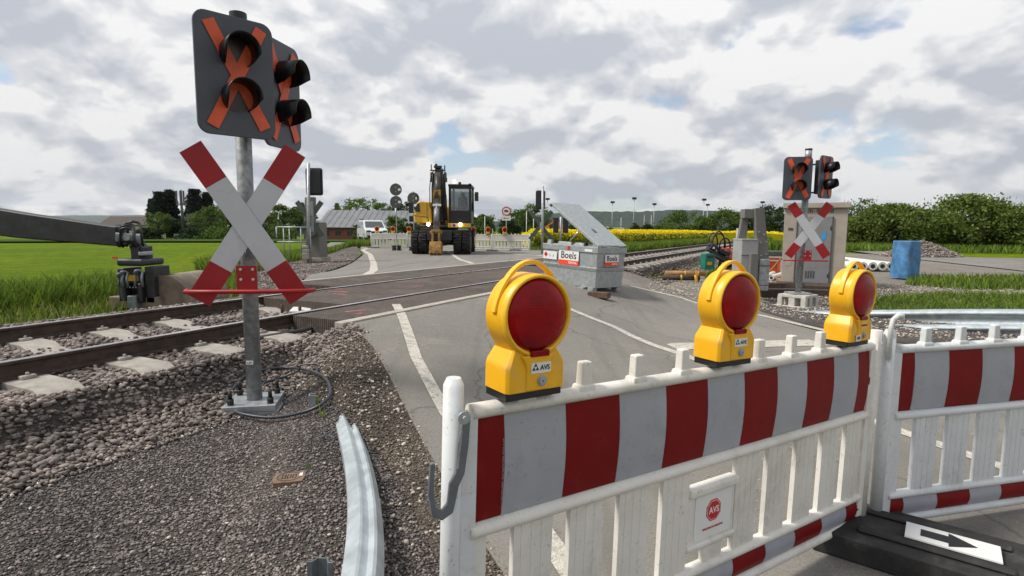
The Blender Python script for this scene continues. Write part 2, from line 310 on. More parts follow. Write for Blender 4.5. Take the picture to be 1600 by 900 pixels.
# ------------------------------------------------------------------ building helpers
def tag(o, label=None, cat=None, group=None, kind=None):
    if label: o['label'] = label
    if cat: o['category'] = cat
    if group: o['group'] = group
    if kind: o['kind'] = kind
    return o
def empty(name, loc, rz=0.0, label=None, cat=None, group=None, scale=None):
    o = bpy.data.objects.new(name, None); COL.objects.link(o); o.location = loc; o.rotation_euler = (0, 0, rz)
    o.empty_display_size = .1
    if scale: o.scale = (scale,) * 3
    return tag(o, label, cat, group)
def link(name, me, parent=None):
    o = bpy.data.objects.new(name, me); COL.objects.link(o)
    if parent is not None: o.parent = parent
    return o
def copy_tree(o, parent=None):
    c = o.copy(); COL.objects.link(c)
    if parent is not None: c.parent = parent
    for ch in [q for q in bpy.data.objects if q.parent == o]: copy_tree(ch, c)
    return c
class MB:
    def __init__(s): s.v = []; s.f = []; s.m = []; s.sm = []; s.cur = 0; s.smooth = False
    def add(s, vs, fs, M4=None, smooth=None):
        o = len(s.v); sm = s.smooth if smooth is None else smooth
        s.v += [tuple(M4 @ Vector(v)) if M4 is not None else tuple(v) for v in vs]
        for f in fs: s.f.append([i + o for i in f]); s.m.append(s.cur); s.sm.append(sm)
        return s
    def box(s, c, d, rot=None, top=None):
        hx, hy, hz = d[0] / 2, d[1] / 2, d[2] / 2; tx, ty = top or (1, 1)
        vs = [(-hx, -hy, -hz), (hx, -hy, -hz), (hx, hy, -hz), (-hx, hy, -hz), (-hx * tx, -hy * ty, hz), (hx * tx, -hy * ty, hz), (hx * tx, hy * ty, hz), (-hx * tx, hy * ty, hz)]
        T = Matrix.Translation(c)
        if rot: T = T @ (Matrix.Rotation(rot[2], 4, 'Z') @ Matrix.Rotation(rot[1], 4, 'Y') @ Matrix.Rotation(rot[0], 4, 'X'))
        return s.add(vs, [(0, 3, 2, 1), (4, 5, 6, 7), (0, 1, 5, 4), (1, 2, 6, 5), (2, 3, 7, 6), (3, 0, 4, 7)], T, False)
    def cyl(s, p0, p1, r0, r1=None, n=16, cap=True):
        p0, p1 = Vector(p0), Vector(p1); r1 = r0 if r1 is None else r1
        q = (p1 - p0).normalized().to_track_quat('Z', 'Y'); vs = []
        for p, r in ((p0, r0), (p1, r1)):
            for i in range(n):
                a = 2 * PI * i / n; vs.append(p + q @ Vector((r * math.cos(a), r * math.sin(a), 0)))
        s.add(vs, [(i, (i + 1) % n, n + (i + 1) % n, n + i) for i in range(n)], None, True)
        if cap: s.add(vs, [tuple(range(n))[::-1], tuple(range(n, 2 * n))], None, False)
        return s
    def tube(s, pts, r, n=8, cap=True, closed=False):
        pts = [Vector(p) for p in pts]; m = len(pts); vs = []
        rs = r if isinstance(r, (list, tuple)) else [r] * m; up = Vector((0, 0, 1)); last = None
        for i, p in enumerate(pts):
            a = pts[(i - 1) % m] if (i or closed) else p; b = pts[(i + 1) % m] if (i < m - 1 or closed) else p
            d = (b - a).normalized()
            if last is None:
                u = d.cross(up);
                if u.length < .05: u = d.cross(Vector((1, 0, 0)))
                u.normalize()
            else: u = (last - d * last.dot(d)).normalized()
            last = u; w_ = d.cross(u)
            for k in range(n):
                an = 2 * PI * k / n; vs.append(p + (u * math.cos(an) + w_ * math.sin(an)) * rs[i])
        fs = []
        for i in range(m if closed else m - 1):
            j = (i + 1) % m
            for k in range(n): fs.append((i * n + k, i * n + (k + 1) % n, j * n + (k + 1) % n, j * n + k))
        s.add(vs, fs, None, True)
        if cap and not closed: s.add(vs, [tuple(range(n))[::-1], tuple(range((m - 1) * n, m * n))], None, False)
        return s
    def prism(s, poly, y0, y1, M4=None, plane='xz'):
        n = len(poly)
        if plane == 'xz': vs = [(x, y0, z) for x, z in poly] + [(x, y1, z) for x, z in poly]
        elif plane == 'xy': vs = [(x, y, y0) for x, y in poly] + [(x, y, y1) for x, y in poly]
        else: vs = [(y0, x, z) for x, z in poly] + [(y1, x, z) for x, z in poly]
        fs = [tuple(range(n)), tuple(range(2 * n - 1, n - 1, -1))] + [(i, n + i, n + (i + 1) % n, (i + 1) % n) for i in range(n)]
        return s.add(vs, fs, M4, False)
    def sweep(s, prof, path, right, up, closedprof=False, smooth=True):
        """profile points (a,b) carried along path; right/up give the frame per station"""
        n = len(prof); vs = []
        for p, rt, u in zip(path, right, up):
            for a, b in prof: vs.append(Vector(p) + Vector(rt) * a + Vector(u) * b)
        fs = []; k = n if closedprof else n - 1
        for i in range(len(path) - 1):
            for j in range(k): fs.append((i * n + j, i * n + (j + 1) % n, (i + 1) * n + (j + 1) % n, (i + 1) * n + j))
        s.add(vs, fs, None, smooth)
        if closedprof: s.add(vs, [tuple(range(n)), tuple(range((len(path) - 1) * n, len(path) * n))[::-1]], None, False)
        return s
    def sphere(s, c, r, n=12, m=8, sc=(1, 1, 1)):
        vs = []; fs = []
        for i in range(m + 1):
            th = PI * i / m
            for k in range(n):
                a = 2 * PI * k / n; vs.append((c[0] + r * sc[0] * math.sin(th) * math.cos(a), c[1] + r * sc[1] * math.sin(th) * math.sin(a), c[2] + r * sc[2] * math.cos(th)))
        for i in range(m):
            for k in range(n): fs.append((i * n + k, (i + 1) * n + k, (i + 1) * n + (k + 1) % n, i * n + (k + 1) % n))
        return s.add(vs, fs, None, True)
    def build(s, name, mats, parent=None, bevel=0, seg=2, solid=0, sub=0):
        me = bpy.data.meshes.new(name); me.from_pydata(s.v, [], s.f)
        mats = mats if isinstance(mats, (list, tuple)) else [mats]
        for m in mats: me.materials.append(M[m] if isinstance(m, str) else m)
        me.polygons.foreach_set('material_index', s.m); me.polygons.foreach_set('use_smooth', s.sm)
        bm = bmesh.new(); bm.from_mesh(me); bmesh.ops.remove_doubles(bm, verts=bm.verts, dist=1e-5)
        bmesh.ops.recalc_face_normals(bm, faces=bm.faces); bm.to_mesh(me); bm.free(); me.update()
        o = link(name, me, parent)
        if solid:
            k = o.modifiers.new('solid', 'SOLIDIFY'); k.thickness = solid; k.offset = 0
        if bevel:
            k = o.modifiers.new('bevel', 'BEVEL'); k.width = bevel; k.segments = seg; k.limit_method = 'ANGLE'; k.angle_limit = R(32)
            me.polygons.foreach_set('use_smooth', [True] * len(me.polygons)); k = o.modifiers.new('normals', 'WEIGHTED_NORMAL'); k.mode = 'FACE_AREA_WITH_ANGLE'
        return o
def fast(name, V, Fc, m, parent=None, smooth=False):
    V = np.asarray(V, np.float32); Fc = np.asarray(Fc, np.int32); k = Fc.shape[1]
    me = bpy.data.meshes.new(name); me.vertices.add(len(V)); me.vertices.foreach_set('co', V.ravel())
    me.loops.add(Fc.size); me.loops.foreach_set('vertex_index', Fc.ravel())
    me.polygons.add(len(Fc)); me.polygons.foreach_set('loop_start', np.arange(0, Fc.size, k, dtype=np.int32))
    me.polygons.foreach_set('loop_total', np.full(len(Fc), k, np.int32))
    if smooth: me.polygons.foreach_set('use_smooth', np.ones(len(Fc), bool))
    me.materials.append(M[m]); me.update(calc_edges=True); me.validate()
    return link(name, me, parent)
def text(name, s, size, m, parent, loc, rot=(PI / 2, 0, 0), ext=.0006, align='CENTER', bold=0.0, sx=1.0):
    cu = bpy.data.curves.new(name, 'FONT'); cu.body = s; cu.size = size; cu.extrude = ext; cu.offset = bold; cu.align_x = align; cu.align_y = 'CENTER'
    cu.resolution_u = 3
    tmp = bpy.data.objects.new('tmp', cu); COL.objects.link(tmp)
    dg = bpy.context.evaluated_depsgraph_get(); me = bpy.data.meshes.new_from_object(tmp.evaluated_get(dg))
    bpy.data.objects.remove(tmp); bpy.data.curves.remove(cu); me.name = name
    me.materials.clear(); me.materials.append(M[m])
    o = link(name, me, parent); o.location = loc; o.rotation_euler = rot; o.scale = (sx, 1, 1); return o
def sheet(name, poly, dz, m, step=.5, skirt=0, kind='structure', hf=None):
    hf = hf or hgt
    bm = bmesh.new(); vs = [bm.verts.new((p[0], p[1], 0)) for p in poly]
    from mathutils.geometry import tessellate_polygon
    for tri in tessellate_polygon([[Vector((p[0], p[1], 0)) for p in poly]]):
        try: f = bm.faces.new([vs[i] for i in tri])
        except ValueError: continue
        f.normal_update()
        if f.normal.z < 0: f.normal_flip()
    xs = [p[0] for p in poly]; ys = [p[1] for p in poly]
    for ax, lo, hi in ((0, min(xs), max(xs)), (1, min(ys), max(ys))):
        k = math.ceil(lo / step)
        while k * step < hi:
            co = [0, 0, 0]; co[ax] = k * step; no = [0, 0, 0]; no[ax] = 1
            bmesh.ops.bisect_plane(bm, geom=bm.verts[:] + bm.edges[:] + bm.faces[:], plane_co=co, plane_no=no, dist=1e-5); k += 1
    for v in bm.verts: v.co.z = hf(v.co.x, v.co.y) + dz
    if skirt:
        be = [e for e in bm.edges if e.is_boundary]
        r = bmesh.ops.extrude_edge_only(bm, edges=be)
        for v in [g for g in r['geom'] if isinstance(g, bmesh.types.BMVert)]: v.co.z -= skirt
    me = bpy.data.meshes.new(name); bm.to_mesh(me); bm.free(); me.materials.append(M[m])
    for p in me.polygons: p.use_smooth = not skirt
    return tag(link(name, me), kind=kind)
ICO_V = None
def ico():
    bm = bmesh.new(); bmesh.ops.create_icosphere(bm, subdivisions=1, radius=1)
    V = np.array([v.co[:] for v in bm.verts]); Fc = np.array([[v.index for v in f.verts] for f in bm.faces]); bm.free(); return V, Fc
def stones(name, pts, size, m, flat=.6, kind='stuff', parent=None):
    """angular stones lying at pts (x,y,z); size = (lo, hi) metres"""
    V0, F0 = ico(); n = len(pts); pts = np.asarray(pts)
    sc = rng.uniform(size[0], size[1], (n, 1, 1)) * .5 * rng.uniform(.65, 1.25, (n, 1, 3)) * np.array([1, 1, flat])
    jit = rng.uniform(.62, 1.25, (n, len(V0), 1)); V = V0[None] * jit
    V = np.clip(V, -.82, .82) * sc
    a = rng.uniform(0, 2 * PI, n); b = rng.normal(0, .35, n); ca, sa, cb, sb = np.cos(a), np.sin(a), np.cos(b), np.sin(b)
    Rm = np.zeros((n, 3, 3)); Rm[:, 0, 0] = ca; Rm[:, 0, 1] = -sa * cb; Rm[:, 0, 2] = sa * sb; Rm[:, 1, 0] = sa; Rm[:, 1, 1] = ca * cb; Rm[:, 1, 2] = -ca * sb; Rm[:, 2, 1] = sb; Rm[:, 2, 2] = cb
    V = np.einsum('nij,nkj->nki', Rm, V) + pts[:, None, :] + np.array([0, 0, 1]) * sc[:, :, 2:3] * .35
    Fc = F0[None] + (np.arange(n) * len(V0))[:, None, None]
    o = fast(name, V.reshape(-1, 3), Fc.reshape(-1, 3), m, parent)
    if kind: tag(o, kind=kind)
    return o
def inpoly(x, y, poly):
    c = False; j = len(poly) - 1
    for i in range(len(poly)):
        if (poly[i][1] > y) != (poly[j][1] > y) and x < (poly[j][0] - poly[i][0]) * (y - poly[i][1]) / (poly[j][1] - poly[i][1]) + poly[i][0]: c = not c
        j = i
    return c
def scatter(poly, n, dz=0.0, avoid=(), jitter=0.0):
    xs = [p[0] for p in poly]; ys = [p[1] for p in poly]; out = []
    while len(out) < n:
        x = rng.uniform(min(xs), max(xs)); y = rng.uniform(min(ys), max(ys))
        if inpoly(x, y, poly) and not any(inpoly(x, y, q) for q in avoid): out.append((x, y, hgt(x, y) + dz + rng.uniform(0, jitter) if jitter else hgt(x, y) + dz))
    return out
def blades(name, pts, h, wd, m, lean=.35, parent=None, kind='stuff'):
    pts = np.asarray(pts, float); n = len(pts); a = rng.uniform(0, 2 * PI, n); hh = rng.uniform(h[0], h[1], n); ww = wd * rng.uniform(.6, 1.3, n)
    lx, ly = rng.normal(0, lean, n) * hh, rng.normal(0, lean, n) * hh; ca, sa = np.cos(a) * ww / 2, np.sin(a) * ww / 2
    V = np.zeros((n, 5, 3))
    V[:, 0] = pts + np.c_[-ca, -sa, np.zeros(n)]; V[:, 1] = pts + np.c_[ca, sa, np.zeros(n)]
    mid = pts + np.c_[lx * .4, ly * .4, hh * .6]; V[:, 2] = mid + np.c_[ca, sa, np.zeros(n)] * .8; V[:, 3] = mid - np.c_[ca, sa, np.zeros(n)] * .8
    V[:, 4] = pts + np.c_[lx, ly, hh]
    tri = np.array([[0, 1, 2], [0, 2, 3], [3, 2, 4]])
    o = fast(name, V.reshape(-1, 3), (tri[None] + (np.arange(n) * 5)[:, None, None]).reshape(-1, 3), m, parent)
    if kind: tag(o, kind=kind)
    return o
def leafquads(C, size):
    n = len(C); q = rng.normal(size=(n, 3)); q /= np.linalg.norm(q, axis=1)[:, None]
    r = np.cross(q, rng.normal(size=(n, 3))); r /= np.linalg.norm(r, axis=1)[:, None]; u = np.cross(q, r)
    s = size * rng.uniform(.6, 1.4, (n, 1)) * .5
    V = np.stack([C - r * s, C - u * s * .6, C + r * s, C + u * s * .6], 1)
    return V.reshape(-1, 3), np.arange(n * 4).reshape(n, 4)
def crown(cx, cy, z0, z1, rx, nclump, per, leaf, shape='round', seed=0):
    if shape == 'cone': nclump = int(nclump * 1.5)
    r_ = np.random.default_rng(seed); C = []
    for i in range(nclump):
        u = r_.normal(size=3); u /= np.linalg.norm(u); k = r_.uniform(.45, 1.0) ** .6
        if shape == 'cone':
            f = r_.uniform(0, 1) ** 1.35; z = z0 + (z1 - z0) * f; rr = rx * (1 - f) * r_.uniform(.5, 1.08) + .04 * rx
            a = r_.uniform(0, 2 * PI); c = np.array([cx + rr * math.cos(a), cy + rr * math.sin(a), z - .12 * rr]); cs = rx * .20
        else:
            hz = (z1 - z0) / 2; wob = 1 + .22 * math.sin(3 * math.atan2(u[1], u[0]) + seed) + .15 * math.sin(5 * u[2] + seed * 2)
            c = np.array([cx + u[0] * rx * k * wob, cy + u[1] * rx * k * wob, z0 + hz + u[2] * hz * k]); cs = rx * r_.uniform(.13, .27)
            if shape == 'bush': c[2] = z0 + abs(u[2]) * (z1 - z0) * k
        n = int(per * r_.uniform(.5, 1.4)); pts = r_.normal(size=(n, 3)) * cs * np.array([1, 1, .7]) * .62
        C.append(c + pts)
    C = np.concatenate(C); C[:, 2] = np.maximum(C[:, 2], z0 * .5 if shape != 'bush' else 0.02)
    return leafquads(C, leaf)
PROTO = {}
def tree(kind, loc, h, wdt, label, cat='tree', group=None, m='leaf_mid', leaf=.4, dens=1.0, seed=None, name=None):
    seed = seed if seed is not None else int(rng.integers(1, 9999))
    nm = name or {'round': 'deciduous_tree', 'cone': 'conifer_tree', 'bush': 'bush'}[kind]
    root = empty(nm, loc, random.uniform(0, 6), label, cat, group)
    r_ = random.Random(seed); z0 = {'round': .03 if name else .12, 'cone': .06, 'bush': 0}[kind] * h; b = MB()
    if kind == 'bush':
        for k in range(5):
            a = k * 1.26; b.tube([(0, 0, -.1), (.3 * wdt * .5 * math.cos(a), .3 * wdt * .5 * math.sin(a), h * .35), (.7 * wdt * .5 * math.cos(a), .7 * wdt * .5 * math.sin(a), h * .7)], [h * .02, h * .014, h * .006], 5)
    else:
        b.tube([(0, 0, -.3), (.01 * h, 0, h * .3), (-.01 * h, .01 * h, h * (.6 if kind == 'round' else .95))], [h * .028, h * .022, h * .006], 7)
        if kind == 'round':
            for k in range(8):
                a = k * 2.4; z = h * (.25 + .05 * k); q = wdt * .36
                b.tube([(0, 0, z), (q * .5 * math.cos(a), q * .5 * math.sin(a), z + h * .1), (q * math.cos(a), q * math.sin(a), z + h * .24)], [h * .012, h * .008, h * .003], 5)
    b.build('trunk', 'bark', root)
    V, Fc = crown(0, 0, z0, h, wdt / 2, int(64 * dens), int(58 * dens ** .5), leaf, kind, seed)
    V[:, 2] = np.where(V[:, 2] > h * 1.05, h, V[:, 2])
    fast('crown', V, Fc, m, root); return root
# ------------------------------------------------------------------ ground, road, track
def polar_ground():
    rs = [0.0, .4]
    while rs[-1] < 60: rs.append(rs[-1] * 1.026)
    while rs[-1] < 9000: rs.append(rs[-1] * 1.12)
    az = list(np.arange(-75, 75.1, .55)) + list(np.arange(80, 281, 5)); az = [R(a) for a in az]; n = len(az)
    V = [(0, 0, -.03)]; Fc = []
    for r in rs[1:]:
        for a in az:
            x, y = r * math.sin(a), r * math.cos(a); V.append((x, y, hgt(x, y) - .075))
    me = bpy.data.meshes.new('ground')
    for k in range(n): Fc.append((0, 1 + (k + 1) % n, 1 + k))
    for i in range(len(rs) - 2):
        for k in range(n):
            a, b = 1 + i * n + k, 1 + i * n + (k + 1) % n; Fc.append((a, b, b + n, a + n))
    me.from_pydata(V, [], Fc); me.materials.append(M['field'])
    bm = bmesh.new(); bm.from_mesh(me); bmesh.ops.recalc_face_normals(bm, faces=bm.faces)
    if sum(f.normal.z for f in bm.faces) < 0: bmesh.ops.reverse_faces(bm, faces=bm.faces)
    bm.to_mesh(me); bm.free()
    for p in me.polygons: p.use_smooth = True
    tag(link('ground', me), kind='structure')
polar_ground()
def strip(name, s0, s1, t0, t1, dz, m, ds=.5, nt_=6, kind='structure', hf=None):
    hf = hf or hgt; ns = max(1, int((s1 - s0) / ds)); V = []; Fc = []
    for i in range(ns + 1):
        s = s0 + (s1 - s0) * i / ns
        for j in range(nt_ + 1):
            t = t0 + (t1 - t0) * j / nt_; x, y = xy(s, t); V.append((x, y, (hf(x, y) if callable(hf) else hf) + dz))
    for i in range(ns):
        for j in range(nt_): a = i * (nt_ + 1) + j; Fc.append((a, a + 1, a + nt_ + 2, a + nt_ + 1)[::-1])
    me = bpy.data.meshes.new(name); me.from_pydata(V, [], Fc); me.materials.append(M[m]); o = link(name, me); return tag(o, kind=kind)
def RZ2(px, py, z=.443): v = ray(px, py); k = (z - CAMZ) / v.z; return (v * k)[:2]
GP = lambda *pts: [tuple(G(px, py)[:2]) for px, py in pts]

# asphalt on the near side of the track
EDGE_L = GP((540, 507), (560, 518), (585, 545), (610, 590), (640, 650), (690, 740), (730, 810), (790, 900))
deckline = [xy(s, 3.72) for s in np.arange(4.05, 11.6, .5)]
NEAR = [deckline[0]] + EDGE_L[0:] + [(.9, .6), (1.4, -3), (7.2, -3), (5.9, 2.0), (4.95, 5.6)] + GP((1330, 531), (1190, 494), (1100, 470), (1000, 447)) + [xy(11.1, 3.1), xy(11.4, 3.72)] + deckline[::-1][:-1]
sheet('asphalt_road', NEAR, 0.0, 'asphalt', .4, .03, hf=hroad)
FAR = [xy(s, 7.46) for s in np.arange(7.0, 16.6, .5)]
FAR += [(1.5, 18.6), (2.0, 22), (3.0, 28), (4.4, 33), (4.4, 37), (-9.5, 37), (-9.0, 33), (-7.9, 29), (-6.4, 24), (-5.2, 18), (-4.6, 14), (-4.35, 11.9)]
sheet('asphalt_road_beyond', FAR, 0.0, 'asphalt_old', .6, .03, hf=hroad)
# painted lines
def line(name, pts, wd, m='paint', dz=.005, hf=hroad):
    pts = [Vector((p[0], p[1])) for p in pts]
    fine = [pts[0]]
    for a, b in zip(pts[:-1], pts[1:]):
        n = max(1, int((b - a).length / .3)); fine += [a.lerp(b, k / n) for k in range(1, n + 1)]
    V = []; Fc = []
    for i, p in enumerate(fine):
        d = (fine[min(i + 1, len(fine) - 1)] - fine[max(i - 1, 0)]).normalized(); q = Vector((-d.y, d.x)) * wd / 2
        for e in (p + q, p - q): V.append((e.x, e.y, hf(e.x, e.y) + dz))
    for i in range(len(fine) - 1): Fc.append((2 * i, 2 * i + 1, 2 * i + 3, 2 * i + 2))
    me = bpy.data.meshes.new(name); me.from_pydata(V, [], Fc); me.materials.append(M[m]); tag(link(name, me), kind='structure')
line('edge_line', GP((619, 497), (650, 558), (697, 645)) + [(.02, 2.75), (.24, 2.06), (.7, .6), (1.2, -1)], .10)
line('edge_line', GP((985, 447), (1060, 464), (1190, 493)) + [(4.25, 7.42), (4.9, 5.0)], .11)
line('centre_line', GP((868, 474), (960, 511), (1056, 551)) + [(2.9, 2.9)], .11)
line('stop_line', [(1.85, 6.33), (3.72, 6.62)], .34)
line('edge_line', [tuple(xy(8.6, 7.5)), (-3.15, 12.6)] + GP((584, 412)) + [(-6.1, 23.8), (-7.6, 28.2), (-8.0, 30.5), (-7.8, 33)], .2)
line('stop_line', [(-7.2, 28.3), (-3.0, 28.6)], .3)
line('centre_line', [(-1.05, 14.6), (-1.6, 18.4), (-3.0, 26.6), (-3.3, 28.5)], .15)
line('edge_line', [(1.15, 18.2), (.95, 21.5), (-.1, 26.5), (-.8, 28.8)], .13)

for a in (((512, 455), (545, 456)), ((520, 459), (540, 460)), ((525, 452), (536, 451)), ((540, 487), (572, 484)), ((556, 490), (566, 489)), ((648, 447), (662, 446))):
    line('spray_mark', [tuple(RZ2(*p)) for p in a], .035, 'pinkspray', .003)
# surfaces beside the road
ball_poly = lambda s0, s1, ta, tb: [xy(s, ta) for s in np.linspace(s0, s1, 12)] + [xy(s, tb) for s in np.linspace(s1, s0, 12)]
strip('ballast_bed', -30, 60, 3.885, 7.5, .0, 'ballastbase', .35, 40)
gl = [xy(s, 3.92) for s in np.arange(-9, 3.9, .6)] + [tuple(xy(4.0, 3.9))] + [(a + .04, b) for a, b in EDGE_L] + [(.9, .5), (1.4, -3), (-9, -6)]
sheet('dark_gravel_verge', gl, -.012, 'gravelbase', .12)
WARM = [tuple(xy(3.2, 3.7)), tuple(xy(4.02, 3.86))] + [(a + .03, b) for a, b in EDGE_L] + [(.2, 1.6), (-.15, 1.6), (-.28, 2.1), (-.50, 2.6), (-.72, 3.0), (-1.15, 3.6), (-1.45, 4.0), (-1.75, 4.35)]
sheet('warm_gravel_verge', WARM, -.006, 'gravelwarm', .3)
# gravel yard right of the road, pale strip along the rails
yard = [(2.0, 10.6), (2.15, 10.1), (2.9, 9.0), (3.7, 8.0), (4.2, 6.8), (4.75, 5.5), (5.7, 2.0), (7.2, -3), (26, -3), (40, 14), (40, 26), (24, 30), (18, 36), (14, 30)] + [xy(s, 3.6) for s in (20, 18, 16, 14, 12, 11.4)]
sheet('gravel_yard', yard, -.012, 'gravelpale', .6)
sheet('dark_yard_patch', [(4.3, 7.9), (5.2, 5.5), (9, 5.5), (9.5, 12.8), (6.4, 12.9), (5.0, 11.6), (4.2, 9.4)], -.004, 'gravelbase', .5)
sheet('farm_path', GP((1290, 379), (1400, 391), (1500, 401), (1600, 410), (1600, 424), (1500, 413), (1400, 402), (1290, 387)), .02, 'pathgrey', 1.5)
sheet('gravel_shoulder', [(-4.6, 11.7), (-5.3, 18), (-6.5, 24), (-8.0, 29), (-9.2, 33), (-9.8, 37), (-12.5, 37), (-11, 30), (-8.8, 23), (-7.3, 17), (-6.5, 13.5), tuple(xy(6.4, 7.6))], -.008, 'ballastbase', .8)
sheet('farm_path_beyond', [(-9.6, 36), (-9.6, 40), (-14, 60), (-25, 90), (-60, 140), (-66, 138), (-30, 84), (-19, 58), (-13.5, 40), (-12.4, 34)], .0, 'pathgrey', 2)
sheet('verge_beyond', [tuple(xy(-20, 7.4)), tuple(xy(-20, 10.2)), tuple(xy(2, 9.9)), (-8.2, 15), (-10, 22), (-13, 33), (-11.5, 33), (-9.5, 25), (-7.5, 17), tuple(xy(6.0, 7.5))], -.01, 'weedy', .8)
sheet('dark_crop_strip', [(-90, 52), (-15, 60), (-26, 100), (-120, 96)], .10, 'field_dark', 4)
sheet('verge_right', [xy(s, 7.45) for s in np.arange(16.8, 50, 3)] + [xy(s, 10.2) for s in np.arange(50, 26, -3)] + [(4.4, 33), (3.0, 28), (1.9, 21.5)], -.01, 'weedy', 1)
sheet('grass_bank_right', [(9.6, 11.0), (11.5, 14.6), (30, 15.8), (26, 8), (9.9, 6.2), (9.0, 7.9)], .0, 'weedy', .8)

# crossing panels: slabs between and beside the rails
def panel_run(mb, s0, s1, t0, t1, z1, z0, n):
    for i in range(n):
        a = s0 + (s1 - s0) * i / n + .004; b = s0 + (s1 - s0) * (i + 1) / n - .004
        q = [xy(a, t0), xy(b, t0), xy(b, t1), xy(a, t1)]
        mb.prism(q, z0, z1, None, 'xy')
DS1 = 12.2
mb = MB(); panel_run(mb, 4.15, DS1, 3.86, 4.535, .441, .15, 6); panel_run(mb, 5.05, DS1 + .3, 4.675, 6.045, .442, .15, 6); panel_run(mb, 6.55, DS1 + 4.0, 6.195, 7.34, .441, .15, 6)
deck = tag(mb.build('crossing_panels', 'deck', bevel=.006), kind='structure')
# diamond tread of the panels as bump on the deck material
nt2 = M['deck'].node_tree; b2 = nt2.nodes['Principled BSDF']; ge = nt2.nodes.new('ShaderNodeNewGeometry')
mp = nt2.nodes.new('ShaderNodeMapping'); mp.inputs['Rotation'].default_value = (0, 0, TA - .3); nt2.links.new(ge.outputs['Position'], mp.inputs[0])
wv = nt2.nodes.new('ShaderNodeTexWave'); wv.inputs['Scale'].default_value = 13; wv.inputs['Distortion'].default_value = .3; nt2.links.new(mp.outputs[0], wv.inputs['Vector'])
bb = nt2.nodes.new('ShaderNodeBump'); bb.inputs['Strength'].default_value = .9; bb.inputs['Distance'].default_value = .012
nt2.links.new(wv.outputs['Fac'], bb.inputs['Height']); nt2.links.new(b2.inputs['Normal'].links[0].from_socket, bb.inputs['Normal']); nt2.links.new(bb.outputs[0], b2.inputs['Normal'])
mb = MB(); panel_run(mb, 4.02, 11.6, 3.735, 3.852, .446, .12, 4); panel_run(mb, 6.5, DS1 + 4.1, 7.348, 7.455, .446, .12, 4)
tag(mb.build('crossing_edging', 'paint_pale', bevel=.008), kind='structure')

# railway track: one thing, rails and sleepers are its parts
track = empty('railway_track', (0, 0, 0), 0, 'railway track of two rusty rails with shiny heads on concrete sleepers, running across the road', 'railway track')
prof = [(a * .92, b * .74) for a, b in [(-.075, 0), (.075, 0), (.075, .012), (.012, .03), (.010, .125), (.035, .14), (.036, .162), (.030, .168), (-.030, .168), (-.036, .162), (-.035, .14), (-.010, .125), (-.012, .03), (-.075, .012)]]
for tr in (T1, T2):
    ss = list(np.arange(-30, 3, 2)) + list(np.arange(3, 16, .7)) + list(np.arange(16, 75, 2.5)); path = []; rt = []
    for s in ss:
        x, y = xy(s, tr); x2, y2 = xy(s + .1, tr); d = Vector((x2 - x, y2 - y, 0)).normalized(); path.append((x, y, RAILTOP - .1243)); rt.append((d.y, -d.x, 0))
    mb = MB(); mb.sweep(prof, path, rt, [(0, 0, 1)] * len(ss), True, False)
    r = mb.build('rail', ['rust', 'railtop'], track)
    for p in r.data.polygons:
        if p.normal.z > .9 and p.center.z > .44: p.material_index = 1
mb = MB()
mb.add([(-.13, -1.30, -.12), (.13, -1.30, -.12), (.13, 1.30, -.12), (-.13, 1.30, -.12)], [(0, 3, 2, 1)])
pr = [(-1.30, -.14), (1.30, -.14), (1.30, -.005), (1.22, .03), (.45, .03), (.30, -.01), (-.30, -.01), (-.45, .03), (-1.22, .03), (-1.30, -.005)]
mb = MB(); mb.prism(pr, -.125, .125, None, 'yz')
for tt in (T1 - TC, T2 - TC):
    for sg in (-1, 1): mb.box((0, tt + sg * .10, .04), (.09, .05, .03)); mb.cyl((0, tt + sg * .10, .04), (0, tt + sg * .10, .075), .013, n=6)
sl0 = mb.build('sleeper', 'concrete', track, bevel=.012)
svals = [s for s in np.arange(-7.4, 4.0, .62)] + [4.95] + [s for s in np.arange(13.2, 44, .62)]
for i, s in enumerate(svals):
    x, y = xy(s, TC); x2, y2 = xy(s + .1, TC); o = sl0 if i == 0 else sl0.copy()
    if i: COL.objects.link(o); o.parent = track
    o.location = (x, y, .296 + random.uniform(-.006, .006)); o.rotation_euler = (0, 0, math.atan2(y2 - y, x2 - x) + random.uniform(-.01, .01))
SLP = set(); sv = np.array(svals)
# ballast stones
def ballast(name, s0, s1, t0, t1, n, size, m, skip=None):
    pts = []
    while len(pts) < n:
        s = rng.uniform(s0, s1); t = rng.uniform(t0, t1)
        if abs(t - TC) < 1.3 and abs(sv - s).min() < .12 and rng.random() < .93: continue
        if min(abs(t - T1), abs(t - T2)) < .085: continue
        if skip and skip(s, t): continue
        x, y = xy(s, t)
        pts.append((x, y, hgt(x, y) + rng.uniform(-.006, .026)))
    stones(name, pts, size, m)
def decked(s, t): return (s > 4.1 and t < 4.6) or (s > 5.0 and t < 6.15) or (s > 6.5 and t < 7.5)
ballast('ballast_stones', -.2, 6.6, 3.6, 7.4, 19000, (.026, .062), 'ballaststone', decked)
ballast('ballast_stones', -.2, 4.0, 3.45, 4.35, 5500, (.022, .055), 'ballaststone')
ballast('ballast_stones', 12.4, 34, 3.0, 7.4, 13000, (.035, .08), 'ballaststone', lambda s, t: s < 14 and t > 6)
